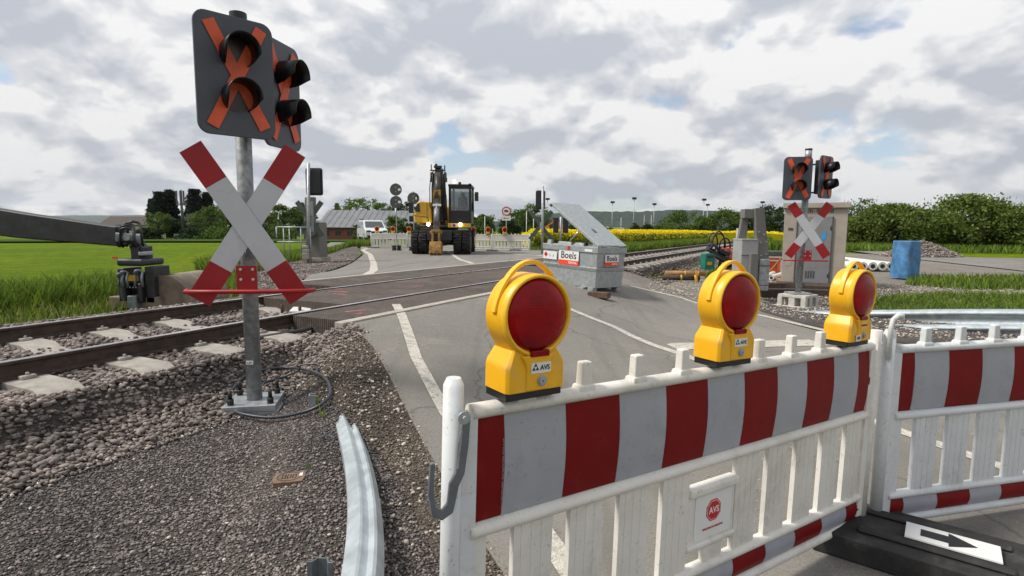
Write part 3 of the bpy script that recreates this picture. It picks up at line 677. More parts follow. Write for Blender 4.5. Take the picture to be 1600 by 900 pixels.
# ------------------------------------------------------------------ level crossing signals with St Andrew's crosses
def rrect(w_, h_, r, n=5, cx=0, cz=0):
    o = []
    for sx, sz, a0 in ((1, 1, 0), (-1, 1, 90), (-1, -1, 180), (1, -1, 270)):
        for k in range(n + 1):
            a = R(a0 + 90 * k / n); o.append((cx + sx * (w_ / 2 - r) + r * math.cos(a), cz + sz * (h_ / 2 - r) + r * math.sin(a)))
    return o
def strap(mb, x0, z0, x1, z1, wd, y0, y1):
    d = Vector((x1 - x0, z1 - z0)).normalized(); q = Vector((-d.y, d.x)) * wd / 2
    mb.prism([(x0 + q.x, z0 + q.y), (x0 - q.x, z0 - q.y), (x1 - q.x, z1 - q.y), (x1 + q.x, z1 + q.y)], y0, y1)
def signal_board(parent, loc, rz, w_=.54, h_=.90, tape=True, tilt=0):
    b = MB().prism(rrect(w_, h_, .075), -.012, .012).build('signal_board', 'board', parent, bevel=.004)
    b.location = loc; b.rotation_euler = (tilt, 0, rz)
    MB().box((0, .065, 0), (w_ * .72, .10, h_ * .80)).build('rear_housing', 'boardback', b, bevel=.015)
    for zz_ in (.150, -.140):
        hd = MB(); vs = []; n = 18; r_ = .103
        for yy, rr, cut in ((-.012, r_, 140), (-.10, r_ * 1.01, 122), (-.185, r_ * 1.03, 96)):
            for k in range(n + 1):
                a = R(90 + cut - 2 * cut * k / n); vs.append((rr * math.cos(a), yy, zz_ + rr * math.sin(a)))
        fs = [(j * (n + 1) + k, j * (n + 1) + k + 1, (j + 1) * (n + 1) + k + 1, (j + 1) * (n + 1) + k) for j in range(2) for k in range(n)]
        hd.add(vs, fs, None, True); hd.build('visor', 'visor', b, solid=.007)
        MB().cyl((0, -.016, zz_), (0, -.010, zz_), .092, n=28).build('lens', 'lensdark', b)
    if tape:
        t = MB()
        strap(t, -.165 * w_ / .5, .335, .175 * w_ / .5, -.325, .078, -.022, -.018); strap(t, .17 * w_ / .5, .34, -.165 * w_ / .5, -.34, .078, -.0245, -.0225)
        t.build('tape_cross', 'tape', b)
    return b
def crossbuck(parent, loc, rz, dx=.40, dz=.555, wd=.172, back=False):
    c = MB(); c.box((0, .035, 0), (.10, .03, .30)); c = c.build('crossbuck', 'zinc', parent); c.location = loc; c.rotation_euler = (0, 0, rz)
    mw, mr = ('greenback', 'greenback') if back else ('signwhite', 'red')
    for s_, y in ((1, -.006), (-1, .008)):
        b = MB(); p0 = Vector((-dx * s_, dz)); p1 = Vector((dx * s_, -dz)); f = .225
        q0, q1 = p0.lerp(p1, f), p0.lerp(p1, 1 - f)
        b.cur = 1; strap(b, p0.x, p0.y, q0.x, q0.y, wd, y - .004, y + .004)
        b.cur = 0; strap(b, q0.x, q0.y, q1.x, q1.y, wd, y - .004, y + .004)
        b.cur = 1; strap(b, q1.x, q1.y, p1.x, p1.y, wd, y - .004, y + .004)
        k = b.build('cross_blade', [mw, mr], c)
        e = MB()
        for (a, b2) in ((p0, p1),):                        # folded rim on the blade's back
            d = (b2 - a).normalized(); q = Vector((-d.y, d.x)) * (wd / 2 - .003)
            for sg in (1, -1): strap(e, a.x + sg * q.x, a.y + sg * q.y, b2.x + sg * q.x, b2.y + sg * q.y, .005, y + .0045, y + .014)
        e.build('blade_rim', 'signgrey', k)
    return c
def guard(parent, loc, rz, half=.46, r=.014):
    g = MB(); pts = [(-half + .02, .05, -.008), (-half, .02, 0), (-half + .02, -.055, 0), (-half * .5, -.07, 0), (0, -.072, 0), (half * .5, -.07, 0), (half - .02, -.055, 0), (half, .02, 0), (half - .02, .05, -.008)]
    g.tube(pts, r, 8); g = g.build('guard_bar', 'red', parent); g.location = loc; g.rotation_euler = (0, 0, rz)
    p = MB().box((0, -.06, .085), (.135, .006, .19)).build('bracket_plate', 'red', g)
    for sx in (-.038, .042):
        for sz in (.155, .085): MB().cyl((sx, -.062, sz), (sx, -.069, sz), .009, n=10).build('screw', 'signwhite', p)
    return g
# near signal
base = P(398, 622, 4.05); base.z = hgt(base.x, base.y) + .055
NS = empty('crossing_signal', base, 0, "large taped-out level crossing signal on the grey post in the left foreground", 'railway signal', 'level crossing signals with two taped boards')
top = P(372, 20, base.y); H1 = top.z - base.z
def loc_of(px, py, Y): return P(px, py, Y) - base
pm = MB().cyl((0, 0, 0), (0, 0, H1 - .12), .054, n=28).build('pole', 'zinc_pole', NS)
MB().cyl((0, 0, H1 - .12), (0, 0, H1), .057, n=24).build('pole_cap', 'black', pm, bevel=.006)
MB().box((0, -.0535, .30), (.05, .004, .028), (0, 0, 0)).build('sticker', 'label', pm)
text('lettering', 'LZP', .022, 'ink', pm, (0, -.0568, .30))
bp = MB().box((0, 0, -.012), (.36, .36, .045)).build('base_plate', 'zinc', NS, bevel=.004); bp.rotation_euler = (0, 0, R(12))
MB().box((0.005, 0.01, -.052), (.385, .37, .03)).build('lower_plate', 'zinc', bp, bevel=.003)
for sx in (-1, 1):
    for sy in (-1, 1):
        MB().cyl((sx * .135, sy * .125, .010), (sx * .135, sy * .125, .055), .023, n=6).cyl((sx * .135, sy * .125, .055), (sx * .135, sy * .125, .115), .015, .013, n=10).build('anchor_bolt', 'black', bp)
A1 = math.atan2(.53, .85) * 0 + R(90 - 44.5)
signal_board(NS, loc_of(368.5, 121, 3.88), R(44), .50, .785)
signal_board(NS, loc_of(440, 150, 4.42), R(79), .47, .80)
for z_ in (-.25, .22):
    a = Vector((0, 0, loc_of(369, 117, 4.02).z + z_)); b = loc_of(438, 149, 4.42); MB().cyl(a, (b.x * .9, b.y * .8, a.z), .014, n=8).build('mounting_arm', 'black', NS)
crossbuck(NS, loc_of(386, 352, 3.95), R(14), .335, .53, .160)
guard(NS, loc_of(391, 454, 3.90), R(8), .43, .0155)

# far right signal, on a hollow concrete block
rb = P(1247, 459, 10.0)
RS = empty('crossing_signal', rb, 0, "smaller taped-out level crossing signal standing before the beige cabinet", 'railway signal', 'level crossing signals with two taped boards')
lr = lambda px, py, Y: P(px, py, Y) - rb
ht = lr(1262, 235, 10.0).z
q = MB().tube([(0, 0, 0), (0.03, 0, ht - .18)], .056, 20).build('pole', 'zinc_pole', RS)
MB().cyl((.03, 0, ht - .18), (.03, 0, ht), .058, n=20).build('pole_cap', 'zinc', q)
MB().cyl((.03, 0, ht), (.03, 0, ht + .03), .060, n=20).build('pole_cap', 'black', q)
b1 = signal_board(RS, lr(1246, 279, 9.87), R(-10), .47, .75); b2 = signal_board(RS, lr(1290, 277, 9.9), R(36), .47, .735)
for z_ in (-.28, .28): MB().cyl((.0, 0, lr(1246, 279, 9.87).z + z_ * .88), (lr(1290, 277, 9.9).x, .03, lr(1290, 277, 9.9).z + z_ * .88), .014, n=8).build('mounting_arm', 'black', RS)
crossbuck(RS, lr(1264, 360, 9.85), R(-12), .315, .46, .145); guard(RS, lr(1259, 407, 9.8), R(-8), .36, .012)
MB().box((0, 0, .012), (.34, .34, .03)).build('base_plate', 'zinc', RS)
def hollow_block(name, p, rz, label, w_=.50, h_=.22, group='hollow concrete foundation blocks'):
    r = empty(name, p, rz, label, 'concrete block', group)
    m_ = MB(); t = .085
    for sx in (-1, 1):
        for sy in (-1, 1): m_.box((sx * (w_ / 2 - t / 2), sy * (w_ / 2 - t / 2), h_ / 2), (t, t, h_))
    m_.box((0, 0, h_ / 2), (.11, w_ - .02, h_ - .004)); m_.box((0, 0, h_ / 2), (w_ - .02, .11, h_ - .008))
    m_.box((0, 0, h_ + .0), (w_ - .01, w_ - .01, .05)); m_.box((0, 0, .02), (w_ + .10, w_ + .10, .05)); m_.build('block_body', 'concrete_pale', r, bevel=.006)
    return r
fb = Vector((rb.x, rb.y, rb.z - .25)); hollow_block('concrete_block', fb, R(38), 'pale hollow concrete block carrying the post of the smaller crossing signal')

# signals seen from behind, beyond the track
def back_signal(px, pyt, Y, bw, bh, bpx, bpy, cpx, cpy, label, cdx, cdz, rz=0):
    g = GX(px - 2 if px < 800 else px, Y); r = empty('crossing_signal', g, 0, label, 'railway signal', 'crossing signals seen from behind')
    l = lambda x, y, yy: P(x, y, yy) - g
    z1 = l(px, pyt, Y).z; MB().tube([(0, 0, -.1), (l(px, pyt, Y).x, 0, z1)], .055, 14).build('pole', 'zinc', r)
    c = l(bpx, bpy, Y + .14); b = MB().prism(rrect(bw, bh, .08), -.012, .02).box((0, -.045, 0), (bw * .8, .07, bh * .85)).build('signal_board', 'boardback', r, bevel=.01); b.location = c; b.rotation_euler = (0, 0, rz)
    for zz_ in (.15, -.15): MB().cyl((0, .02, zz_), (0, .2, zz_), .12, n=16, cap=False).build('visor', 'visor', b)
    crossbuck(r, l(cpx, cpy, Y + .1), PI + rz, cdx, cdz, .17, True); return r
back_signal(482, 255, 19.0, .58, .92, 491, 284, 484, 342, "crossing signal seen from behind, beside the tall grey barrier drive and railing", .42, .58)
back_signal(848, 291, 24.5, .42, .83, 844.5, 312.5, 845, 352, "crossing signal seen from behind, between far white barriers and fuel tank", .48, .62)
SB = P(877, 352, 30); rr = empty('signal_post', GX(876, 30), 0, "dark double signal head seen from behind, just behind the open lid of the fuel tank", 'railway signal')
MB().cyl((0, 0, 0), (0, 0, SB.z + .45 - rr.location.z), .06, n=10).build('pole', 'zinc', rr)
for dx in (-.26, .26): MB().box((dx, 0, SB.z - rr.location.z), (.30, .12, .82)).build('signal_head', 'boardback', rr, bevel=.03)

# ------------------------------------------------------------------ plastic barrier fences
def make_fence(front=True, full=True, new=False, length=2.03):
    """origin at the foot of the left post; runs along +x, printed face towards -y"""
    pl = 'plastic_blue' if new else 'plastic'
    r = empty('barrier_fence', (0, 0, 0)); Lx = length
    def part(mb, name, m=pl, b=.006, sg=2, parent=r): return mb.build(name, m, parent, bevel=b, seg=sg)
    p = MB(); p.cyl((0, 0, .03), (0, 0, .905), .0245, n=20).cyl((0, 0, .905), (0, 0, .922), .0245, .017, n=20)
    p.box((.038, 0, .45), (.040, .034, .74)); p.build('post', 'plastic_blue' if front else pl, r)
    p = MB(); p.cyl((Lx, 0, .03), (Lx, 0, .90), .024, n=20).box((Lx - .038, 0, .45), (.044, .030, .74)); p.build('post', pl, r)
    rail = lambda z, rz_, ry: [(ry * math.cos(2 * PI * k / 12), z + rz_ * math.sin(2 * PI * k / 12)) for k in range(12)]
    for nm, z, rz_, ry in (('top_rail', .834, .019, .025), ('middle_rail', .535, .020, .026), ('lower_rail', .168, .018, .025), ('bottom_rail', .052, .019, .022)):
        m_ = MB(); m_.sweep(rail(z, rz_, ry), [(x, 0, 0) for x in (.045, .06, Lx - .06, Lx - .045)], [(0, 1, 0)] * 4, [(0, 0, 1)] * 4, True)
        m_.build(nm, pl, r)
    for k in range(1, 10):
        x = .198 * k; m_ = MB(); m_.box((x, 0, .884), (.038, .030, .078), top=(.9, .9)); m_.box((x, 0, .850), (.062, .044, .022), top=(.8, .85)); m_.build('lamp_peg', pl, r, bevel=.005)
    m_ = MB(); m_.box((Lx / 2, .006, .688), (Lx - .10, .018, .27)); part(m_, 'backing_panel', b=.003)
    m_ = MB(); m_.box((Lx / 2, .006, .112), (Lx - .10, .016, .10)); part(m_, 'lower_panel', b=.003)
    if front:
        for (z0, z1, nm, off) in ((.556, .816, 'reflective_sheet', 0), (.073, .152, 'reflective_strip', 0)):
            m_ = MB(); xs = [.042] + [.138 + .1935 * i for i in range(10)] + [1.982]
            for i in range(11):
                m_.cur = i % 2; a, b_ = xs[i] , xs[i + 1]; nn = 6
                for j in range(nn):
                    za, zb = z0 + (z1 - z0) * j / nn, z0 + (z1 - z0) * (j + 1) / nn
                    f = lambda z: -.0055 - .010 * math.sin(PI * (z - z0) / (z1 - z0))
                    m_.add([(a, f(za), za), (b_ - .0012, f(za), za), (b_ - .0012, f(zb), zb), (a, f(zb), zb)], [(0, 1, 2, 3)], None, True)
            m_.build(nm, ['sheetred', 'sheetwhite'], r)
        text('lettering', 'ORALITE 5910-5942  RA2 NACH DIN 67520 & VZ', .0085, 'sheetwhite', r, (.133, -.0172, .668), (PI / 2, R(-90), 0), .0002)
    starts = [.02] + [.176 + .184 * k for k in range(10)]
    for i, x in enumerate(starts):
        wd = .075 if i == 0 else (.122 if i < 10 else .122)
        z0, z1 = .178, .528
        if i == 5: continue
        wd += .002 if i else 0; m_ = MB(); m_.box((x + wd / 2, 0, (z0 + z1) / 2), (wd, .019, z1 - z0))
        for q in (.26, .52, .78):
            if wd > .1: m_.box((x + wd * q, -.0098, (z0 + z1) / 2), (wd * .17, .0022, z1 - z0 - .004))
        m_.build('slat', pl, r, bevel=.0013)
    a, b_ = .852, 1.10                                            # the panel with the sticker
    m_ = MB(); m_.box(((a + b_) / 2, 0, .505 - .16), (b_ - a, .014, .175)); m_.box(((a + b_) / 2, 0, .442), (b_ - a, .044, .030)); m_.box(((a + b_) / 2, 0, .252), (b_ - a, .036, .022)); m_.box((.99, 0, .21), (.10, .022, .08))
    m_.build('label_panel', pl, r, bevel=.007)
    if front:
        t = MB().prism(rrect(.19, .155, .012, 4, .982, .347), -.0088, -.0078).build('label_plate', 'label', r)
        oc = lambda rad: [(.982 + rad * math.cos(R(22.5 + 45 * k)), .360 + rad * math.sin(R(22.5 + 45 * k))) for k in range(8)]
        MB().prism(oc(.040), -.0096, -.0090).build('emblem', 'inkred', t); MB().prism(oc(.0355), -.0102, -.0098).build('emblem', 'label', t); MB().prism(oc(.0335), -.0108, -.0104).build('emblem', 'inkred', t)
        text('lettering', 'AVS', .030, 'label', t, (.982, -.0112, .360), bold=.0006); text('lettering', 'VERKEHRSSICHERUNG', .0105, 'inkred', t, (.982, -.0094, .300))
    for i in (0, 1):
        m_ = MB(); m_.box((.06 if i == 0 else Lx - .06, 0, .018), (.045, .04, .05)); m_.build('foot_peg', pl, r, bevel=.004)
    return r
def hook(parent):
    h = MB(); o = [(0, 0), (-.012, -.06), (-.016, -.13), (-.030, -.155), (-.034, -.20), (-.046, -.215), (-.060, -.205), (-.066, -.17), (-.064, -.10), (-.076, -.10), (-.080, -.175), (-.070, -.225), (-.046, -.240), (-.020, -.225), (-.012, -.19), (-.008, -.165), (.006, -.135), (.014, -.07), (.018, 0), (.009, .016)]
    h.prism([(x + .004, z) for x, z in o], -.006, .006); k = h.build('latch_hook', 'hookgrey', parent, bevel=.003); k.location = (.004, -.034, .838); k.rotation_euler = (0, 0, R(-10))
    MB().cyl((.004, -.006, .0), (.004, -.012, .0), .015, n=20).cyl((.004, -.012, 0), (.004, -.019, 0), .006, n=8).build('bolt', 'zinc', k)
    MB().box((-.004, -.0065, -.075), (.004, .002, .09), (0, R(5), 0)).build('slot_rib', 'zinc', k)
D1 = ray(2145, 411).normalized(); FP = P(709, 590, 1.26)
yaw = math.atan2(D1.y, D1.x); pit = -math.asin(D1.z)
F1 = make_fence(); tag(F1, 'long white slatted barrier across the foreground, carrying three yellow lamps', 'barrier', 'white plastic road barriers')
MF = Matrix.Translation(FP) @ Matrix.Rotation(yaw, 4, 'Z') @ Matrix.Rotation(pit, 4, 'Y')
F1.matrix_world = MF @ Matrix.Translation((0, 0, -.922)); hook(F1)
F1mat = F1.matrix_world.copy()
# the next fence, partly in view at the right
F2 = make_fence(new=True); tag(F2, 'white slatted barrier at the right edge, joined to the foreground barrier', 'barrier', 'white plastic road barriers')
p2 = P(1391, 515, 2.36); F2.matrix_world = Matrix.Translation(p2) @ Matrix.Rotation(R(14), 4, 'Z') @ Matrix.Translation((0, 0, -.922))
hk = MB().tube([(-.02, -.02, .80), (-.02, -.02, .93), (-.012, -.02, .968), (.012, -.02, .985), (.035, -.02, .985), (.04, -.02, .96)], [.011, .010, .010, .011, .011, .008], 8).build('latch_hook', 'plastic_blue', F2)

# warning lamps
def make_lamp(lab='AVS', tri=True, brand=False):
    r = empty('warning_lamp', (0, 0, 0))
    arc = lambda rad, a0, a1, n, cz=.212: [(rad * math.cos(R(a0 + (a1 - a0) * k / n)), cz + rad * math.sin(R(a0 + (a1 - a0) * k / n))) for k in range(n + 1)]
    left = [(-.092, .020), (-.092, .080), (-.087, .094), (-.069, .126)]
    out = left + arc(.1045, 220, -40, 30) + [(-x, z) for x, z in left[::-1]]
    # lofted shell: front face slightly smaller, deep lower box
    secs = [(-.040, .90), (-.034, 1.0), (.0, 1.0), (.030, 1.0), (.038, .93)]
    m_ = MB(); n = len(out); vs = []
    for y, k in secs:
        for x, z in out:
            cz = .14; low = 1.42 if z < .10 else (1.0 if z > .13 else 1.2)
            vs.append((x * k, y * low, cz + (z - cz) * (k if z > cz else (1 if z < .03 else .99))))
    fs = [tuple(range(n)), tuple(range(4 * n, 5 * n))[::-1]]
    for j in range(4): fs += [(j * n + i, (j + 1) * n + i, (j + 1) * n + (i + 1) % n, j * n + (i + 1) % n) for i in range(n)]
    m_.add(vs, fs, None, False); body = m_.build('housing', 'yellow', r, bevel=.0035)
    rg = MB(); ring = [(.1035, -.030), (.1035, -.0555), (.099, -.058), (.0945, -.0555), (.0925, -.043), (.0925, -.030)]
    vs = []; N_ = 44
    for k in range(N_):
        a = 2 * PI * k / N_
        for rad, y in ring: vs.append((rad * math.cos(a), y, .212 + rad * math.sin(a)))
    rg.add(vs, [(k * 6 + j, ((k + 1) % N_) * 6 + j, ((k + 1) % N_) * 6 + j + 1, k * 6 + j + 1) for k in range(N_) for j in range(5)], None, True); rg.build('lens_ring', 'yellow_light', r)
    ln = MB(); vs = [(0, -.072, .212)]; rr_ = [.02, .045, .065, .080, .089, .0925]; yy = [-.0715, -.069, -.065, -.060, -.054, -.047]
    for rad, y in zip(rr_, yy):
        for k in range(N_): a = 2 * PI * k / N_; vs.append((rad * math.cos(a), y, .212 + rad * math.sin(a)))
    fs = [(0, 1 + k, 1 + (k + 1) % N_) for k in range(N_)] + [(1 + j * N_ + k, 1 + (j + 1) * N_ + k, 1 + (j + 1) * N_ + (k + 1) % N_, 1 + j * N_ + (k + 1) % N_) for j in range(5) for k in range(N_)]
    ln.add(vs, fs, None, True); lens = ln.build('lens', 'redlens', r)
    MB().box((.004, -.058, .1165), (.058, .012, .016)).build('lens_clip', 'redlens', lens, bevel=.003)
    MB().box((.004, -.0505, .107), (.076, .014, .012)).build('lens_notch', 'yellow', r, bevel=.002)
    h = MB(); pts = [(.106 * math.cos(R(a)), .212 + (  .106 + .027 * max(0, math.sin(R((a - 20) / 140 * 180)))) * math.sin(R(a))) for a in np.linspace(4, 176, 22)]
    h.sweep([(-.009, -.005), (.009, -.005), (.009, .005), (-.009, .005)], [(x, -.012, z) for x, z in pts], [(0, 1, 0)] * 22, [Vector((math.cos(R(a)), 0, math.sin(R(a)))) for a in np.linspace(4, 176, 22)], True); h.build('handle', 'yellow_light', r, bevel=.002)
    for sx in (-1, 1): pass
    cp = MB(); cp.prism([(-.036, .022), (.036, .022), (.036, .088), (.050, .112), (-.050, .112), (-.036, .088)], -.0605, -.044); cov = cp.build('battery_cover', 'yellow', r, bevel=.004)
    lk = MB(); lk.cyl((.012, -.0605, .046), (.012, -.0635, .046), .0145, n=24).cyl((.012, -.0635, .046), (.012, -.0665, .046), .0105, n=20); lk = lk.build('lock', 'zinc', cov)
    MB().cyl((.012, -.0665, .046), (.012, -.0672, .046), .002, n=8).build('keyhole', 'ink', lk)
    if tri:
        lb = MB().prism(rrect(.062, .027, .003, 3, .008, .080), -.0622, -.0607).build('label_plate', 'label', cov)
        t = MB(); cx, cz, q = -.010, .0790, .0105
        for dx, dz in ((0, .0095), (-.0055, 0), (.0055, 0)): t.prism([(cx + dx - .0053, cz + dz - .0045), (cx + dx + .0053, cz + dz - .0045), (cx + dx, cz + dz + .0047)], -.0627, -.0623)
        t.build('emblem', 'ink', lb); text('lettering', lab, .0175, 'ink', lb, (.0195, -.0626, .0796), bold=.0003)
    else:
        lb = MB().prism(rrect(.038, .026, .002, 3, -.034, .036), -.0622, -.0607).build('label_plate', 'label', cov)
        text('lettering', lab, .018, 'ink', lb, (-.034, -.0626, .036), bold=.0003, sx=.85)
        s2 = MB().prism(rrect(.052, .036, .003, 3, .008, .087), -.0618, -.0607).build('label_plate', 'yellow_light', cov); text('lettering', 'HORIZONT', .0095, 'steel_dark', s2, (.008, -.0622, .087), bold=.0003)
    MB().box((0, 0, .010), (.174, .096, .022)).build('base', 'black', r, bevel=.003)
    return r
M['redlens'] = mat('red_lens', (.27, .001, .005), .25, 0, .28, 10, 0, spec=.22)
ntl = M['redlens'].node_tree; bl = ntl.nodes['Principled BSDF']; tl = ntl.nodes.new('ShaderNodeTexCoord')
wl = ntl.nodes.new('ShaderNodeTexWave'); wl.bands_direction = 'Z'; wl.inputs['Scale'].default_value = 45; ntl.links.new(tl.outputs['Object'], wl.inputs['Vector'])
bpn = ntl.nodes.new('ShaderNodeBump'); bpn.inputs['Strength'].default_value = .055; bpn.inputs['Distance'].default_value = .003; ntl.links.new(wl.outputs['Fac'], bpn.inputs['Height']); ntl.links.new(bpn.outputs[0], bl.inputs['Normal'])
lamps = [('large yellow lamp with round red lens nearest the viewer, leftmost on the foreground barrier', 1, True, 'AVS'),
         ('yellow lamp with round red lens, middle one of the three on the foreground barrier', 5, True, 'AVS'),
         ('yellow lamp with round red lens, farthest right on the foreground barrier beside the end post', 9, False, 'AVS')]
Z_LAMP = .860
for i, (lb, k, tr, tx) in enumerate(lamps):
    o = make_lamp(tx, tr); tag(o, lb, 'warning lamp', 'yellow lamps on the foreground barrier')
    o.matrix_world = F1mat @ Matrix.Translation((.198 * k, 0, Z_LAMP)) @ Matrix.Rotation(R((1.5, -2, 1)[i]), 4, 'Z') @ Matrix.Scale(.965, 4)
    LAMP0 = o if i == 1 else (LAMP0 if i else o)
# recycled rubber foot plates of the barriers
def footplate(loc, rz, label, arrow=False, group='black rubber weights holding the barriers'):
    r = empty('rubber_weight', loc, rz, label, 'rubber weight', group)
    m_ = MB(); m_.prism([(-.40, 0), (.40, 0), (.40, .05), (.34, .10), (-.34, .10), (-.40, .05)], -.20, .20); m_.box((0, -.10, .108), (.50, .05, .02)); m_.box((0, .10, .108), (.50, .05, .02)); m_.build('base_plate', 'rubber', r, bevel=.012)
    if arrow:
        s_ = MB().box((.06, -.02, .124), (.30, .14, .006)).build('arrow_sticker', 'label', r)
        MB().prism([(-.04, -.05), (.05, -.05), (.05, -.08), (.14, -.02), (.05, .04), (.05, .01), (-.04, .01)], .1275, .129, None, 'xy').build('arrow', 'ink', s_)
    return r
g = G(1385, 880); footplate((1.72, 2.14, hgt(1.72, 2.14)), R(-38), 'black rubber weight with white arrow sticker under the meeting ends of two barriers', True)
fl = F1mat @ Vector((0, 0, 0)); footplate((fl.x - .05, fl.y + .1, 0), R(-60), 'black rubber weight under the left end of the foreground barrier')
# ------------------------------------------------------------------ fuel tank with open lid
A_ = Vector((1.37, 9.1, 0)); u_ = Vector((.65, -.76, 0)).normalized(); v_ = Vector((-u_.y, u_.x, 0)); Lt, Wt = 1.27, .74
TK = empty('fuel_tank', (0, 0, 0), 0, 'galvanised steel fuel tank with its lid propped open, beside the rails', 'fuel tank')
B_ = A_ - u_ * Lt; C_ = A_ + v_ * Wt
for q in (A_, B_, C_): q.z = hroad(q.x, q.y) + .004
ux = (A_ - B_).normalized(); vy = (C_ - A_).normalized(); wz = ux.cross(vy).normalized().lerp(Vector((0, 0, 1)), .7).normalized(); ux = (ux - wz * ux.dot(wz)).normalized(); vy = wz.cross(ux)
TK.matrix_world = Matrix.Translation(A_) @ Matrix((ux, vy, wz)).transposed().to_4x4()
# local: x from -Lt to 0 along the long side, y from 0 to Wt away from the viewer
def ring_box(mb, z0, z1, g0, g1):
    vs = []
    for z, g in ((z0, g0), (z1, g1)): vs += [(-Lt - g, -g, z), (g, -g, z), (g, Wt + g, z), (-Lt - g, Wt + g, z)]
    mb.add(vs, [(0, 3, 2, 1), (4, 5, 6, 7), (0, 1, 5, 4), (1, 2, 6, 5), (2, 3, 7, 6), (3, 0, 4, 7)])
m_ = MB(); ring_box(m_, .065, .34, -.028, -.012); m_.build('lower_body', 'tank', TK, bevel=.006)
m_ = MB(); ring_box(m_, .34, .40, -.008, .012); ring_box(m_, .4005, .415, .012, -.012); m_.build('middle_rim', 'tank', TK, bevel=.005)
m_ = MB(); ring_box(m_, .4155, .645, -.016, -.004); m_.build('upper_body', 'tank', TK, bevel=.005)
m_ = MB(); ring_box(m_, .6455, .745, .012, .016); m_.build('top_rim', 'tank', TK, bevel=.006)
for (x, y) in ((-.12, .06), (-Lt + .14, .06), (-.12, Wt - .06), (-Lt + .14, Wt - .06), (-.28, -.005)):
    MB().box((x, y, .033), (.12, .10, .066)).build('foot', 'zinc', TK, bevel=.004)
for x0, wd, hh in ((-Lt * .92, .10, .07), (-Lt * .62, .34, .055), (-Lt * .35, .22, .05), (-.10, .09, .06)):
    MB().box((x0, .06, .745 + hh / 2), (wd, .07, hh), top=(.86, .7)).build('stacking_lug', 'tank', TK, bevel=.005)
MB().cyl((-Lt * .5, Wt * .45, .745), (-Lt * .5, Wt * .45, .80), .10, n=20).build('filler_cap', 'black', TK)
ldl = Lt * 1.06; ang = R(31); ld = MB(); ld.box((-ldl / 2, Wt / 2, .0), (ldl, Wt * .98, .012)); ld.box((-ldl / 2, .012, -.018), (ldl, .014, .05)); ld.box((-ldl / 2, Wt - .012, -.018), (ldl, .014, .05)); ld.box((-ldl + .006, Wt / 2, -.018), (.014, Wt * .98, .05))
lid = ld.build('lid', 'tank', TK, bevel=.004); lid.location = (.01, 0, .775); lid.rotation_euler = (0, ang, 0)
MB().box((-ldl * .33, .3, .012), (.10, .05, .01)).build('data_plate', 'steel_dark', lid); MB().cyl((-ldl + .02, -.02, -.03), (-ldl + .02, .03, -.05), .022, n=10).build('lid_catch', 'black', lid)
for yy in (.10, Wt - .10): MB().cyl((-Lt * .62, yy, .76), (-Lt * .40, yy, .76 + Lt * .40 * math.tan(ang) - .05), .009, n=8).build('gas_strut', 'chrome', TK)
for yy in (.15, Wt - .15): MB().cyl((.006, yy - .05, .762), (.006, yy + .05, .762), .016, n=10).build('hinge', 'zinc', TK)
def boels(parent, c, w_, rz):
    fr = empty_part(parent, c, rz) if False else None
def sticker_set(face, cx, cz, w_):
    """face: 'long' (towards -y) or 'end' (towards +x)"""
    h_ = w_ * .52; b = MB()
    if face == 'long': y = -.0135 + .004; b.box((cx, y, cz), (w_, .002, h_)); s_ = b.build('company_sticker', 'label', TK); MB().box((cx, y - .0018, cz - h_ * .335), (w_, .0012, h_ * .33)).build('sticker_band', 'labelred', s_); text('lettering', 'Boels', w_ * .36, 'ink', s_, (cx, y - .0016, cz + h_ * .16), bold=.0022); text('lettering', 'RENTAL', w_ * .115, 'label', s_, (cx + w_ * .22, y - .0028, cz - h_ * .335), bold=.001)
    else: x = .0095; b.box((x, cx, cz), (.002, w_, h_ * 1.05)); s_ = b.build('company_sticker', 'label', TK); MB().box((x + .0018, cx, cz - h_ * .335), (.0012, w_, h_ * .36)).build('sticker_band', 'labelred', s_); text('lettering', 'Boels', w_ * .36, 'ink', s_, (x + .0016, cx, cz + h_ * .16), (PI / 2, 0, PI / 2), bold=.0022); text('lettering', 'RENTAL', w_ * .115, 'label', s_, (x + .0028, cx + w_ * .22, cz - h_ * .335), (PI / 2, 0, PI / 2), bold=.001)
kx = Lt / 85.0
sticker_set('long', -Lt * .50, .53, Lt * .37); sticker_set('end', Wt * .50, .53, Wt * .48)
hz = MB().box((-Lt * .86, -.0095, .545), (Lt * .27, .002, .14)).build('hazard_sticker', 'label', TK)
q = .05; MB().prism([(-Lt * .94, .555 - q), (-Lt * .94 + q, .555), (-Lt * .94, .555 + q), (-Lt * .94 - q, .555)], -.0125, -.0108).build('hazard_diamond', 'inkred', hz)
for i in (0, 1): MB().prism([(-Lt * .86 + i * .085 - .007, .52), (-Lt * .86 + i * .085 + .012, .52), (-Lt * .86 + i * .085 + .003, .575)], -.0122, -.0108).build('hazard_symbol', 'ink', hz)
MB().box((-Lt * .50, -.018, .70), (.06, .003, .06)).build('red_tag', 'inkred', TK); MB().box((-.18, -.018, .685), (.17, .003, .04)).build('data_plate', 'label', TK)
wbp = G(936, 465); wb = MB().box((0, 0, .045), (.34, .15, .09)).build('wooden_block', 'wood', bevel=.008); wb.location = wbp; wb.rotation_euler = (0, 0, R(-32)); tag(wb, 'brown wooden block lying on the asphalt at the foot of the fuel tank', 'wood block')

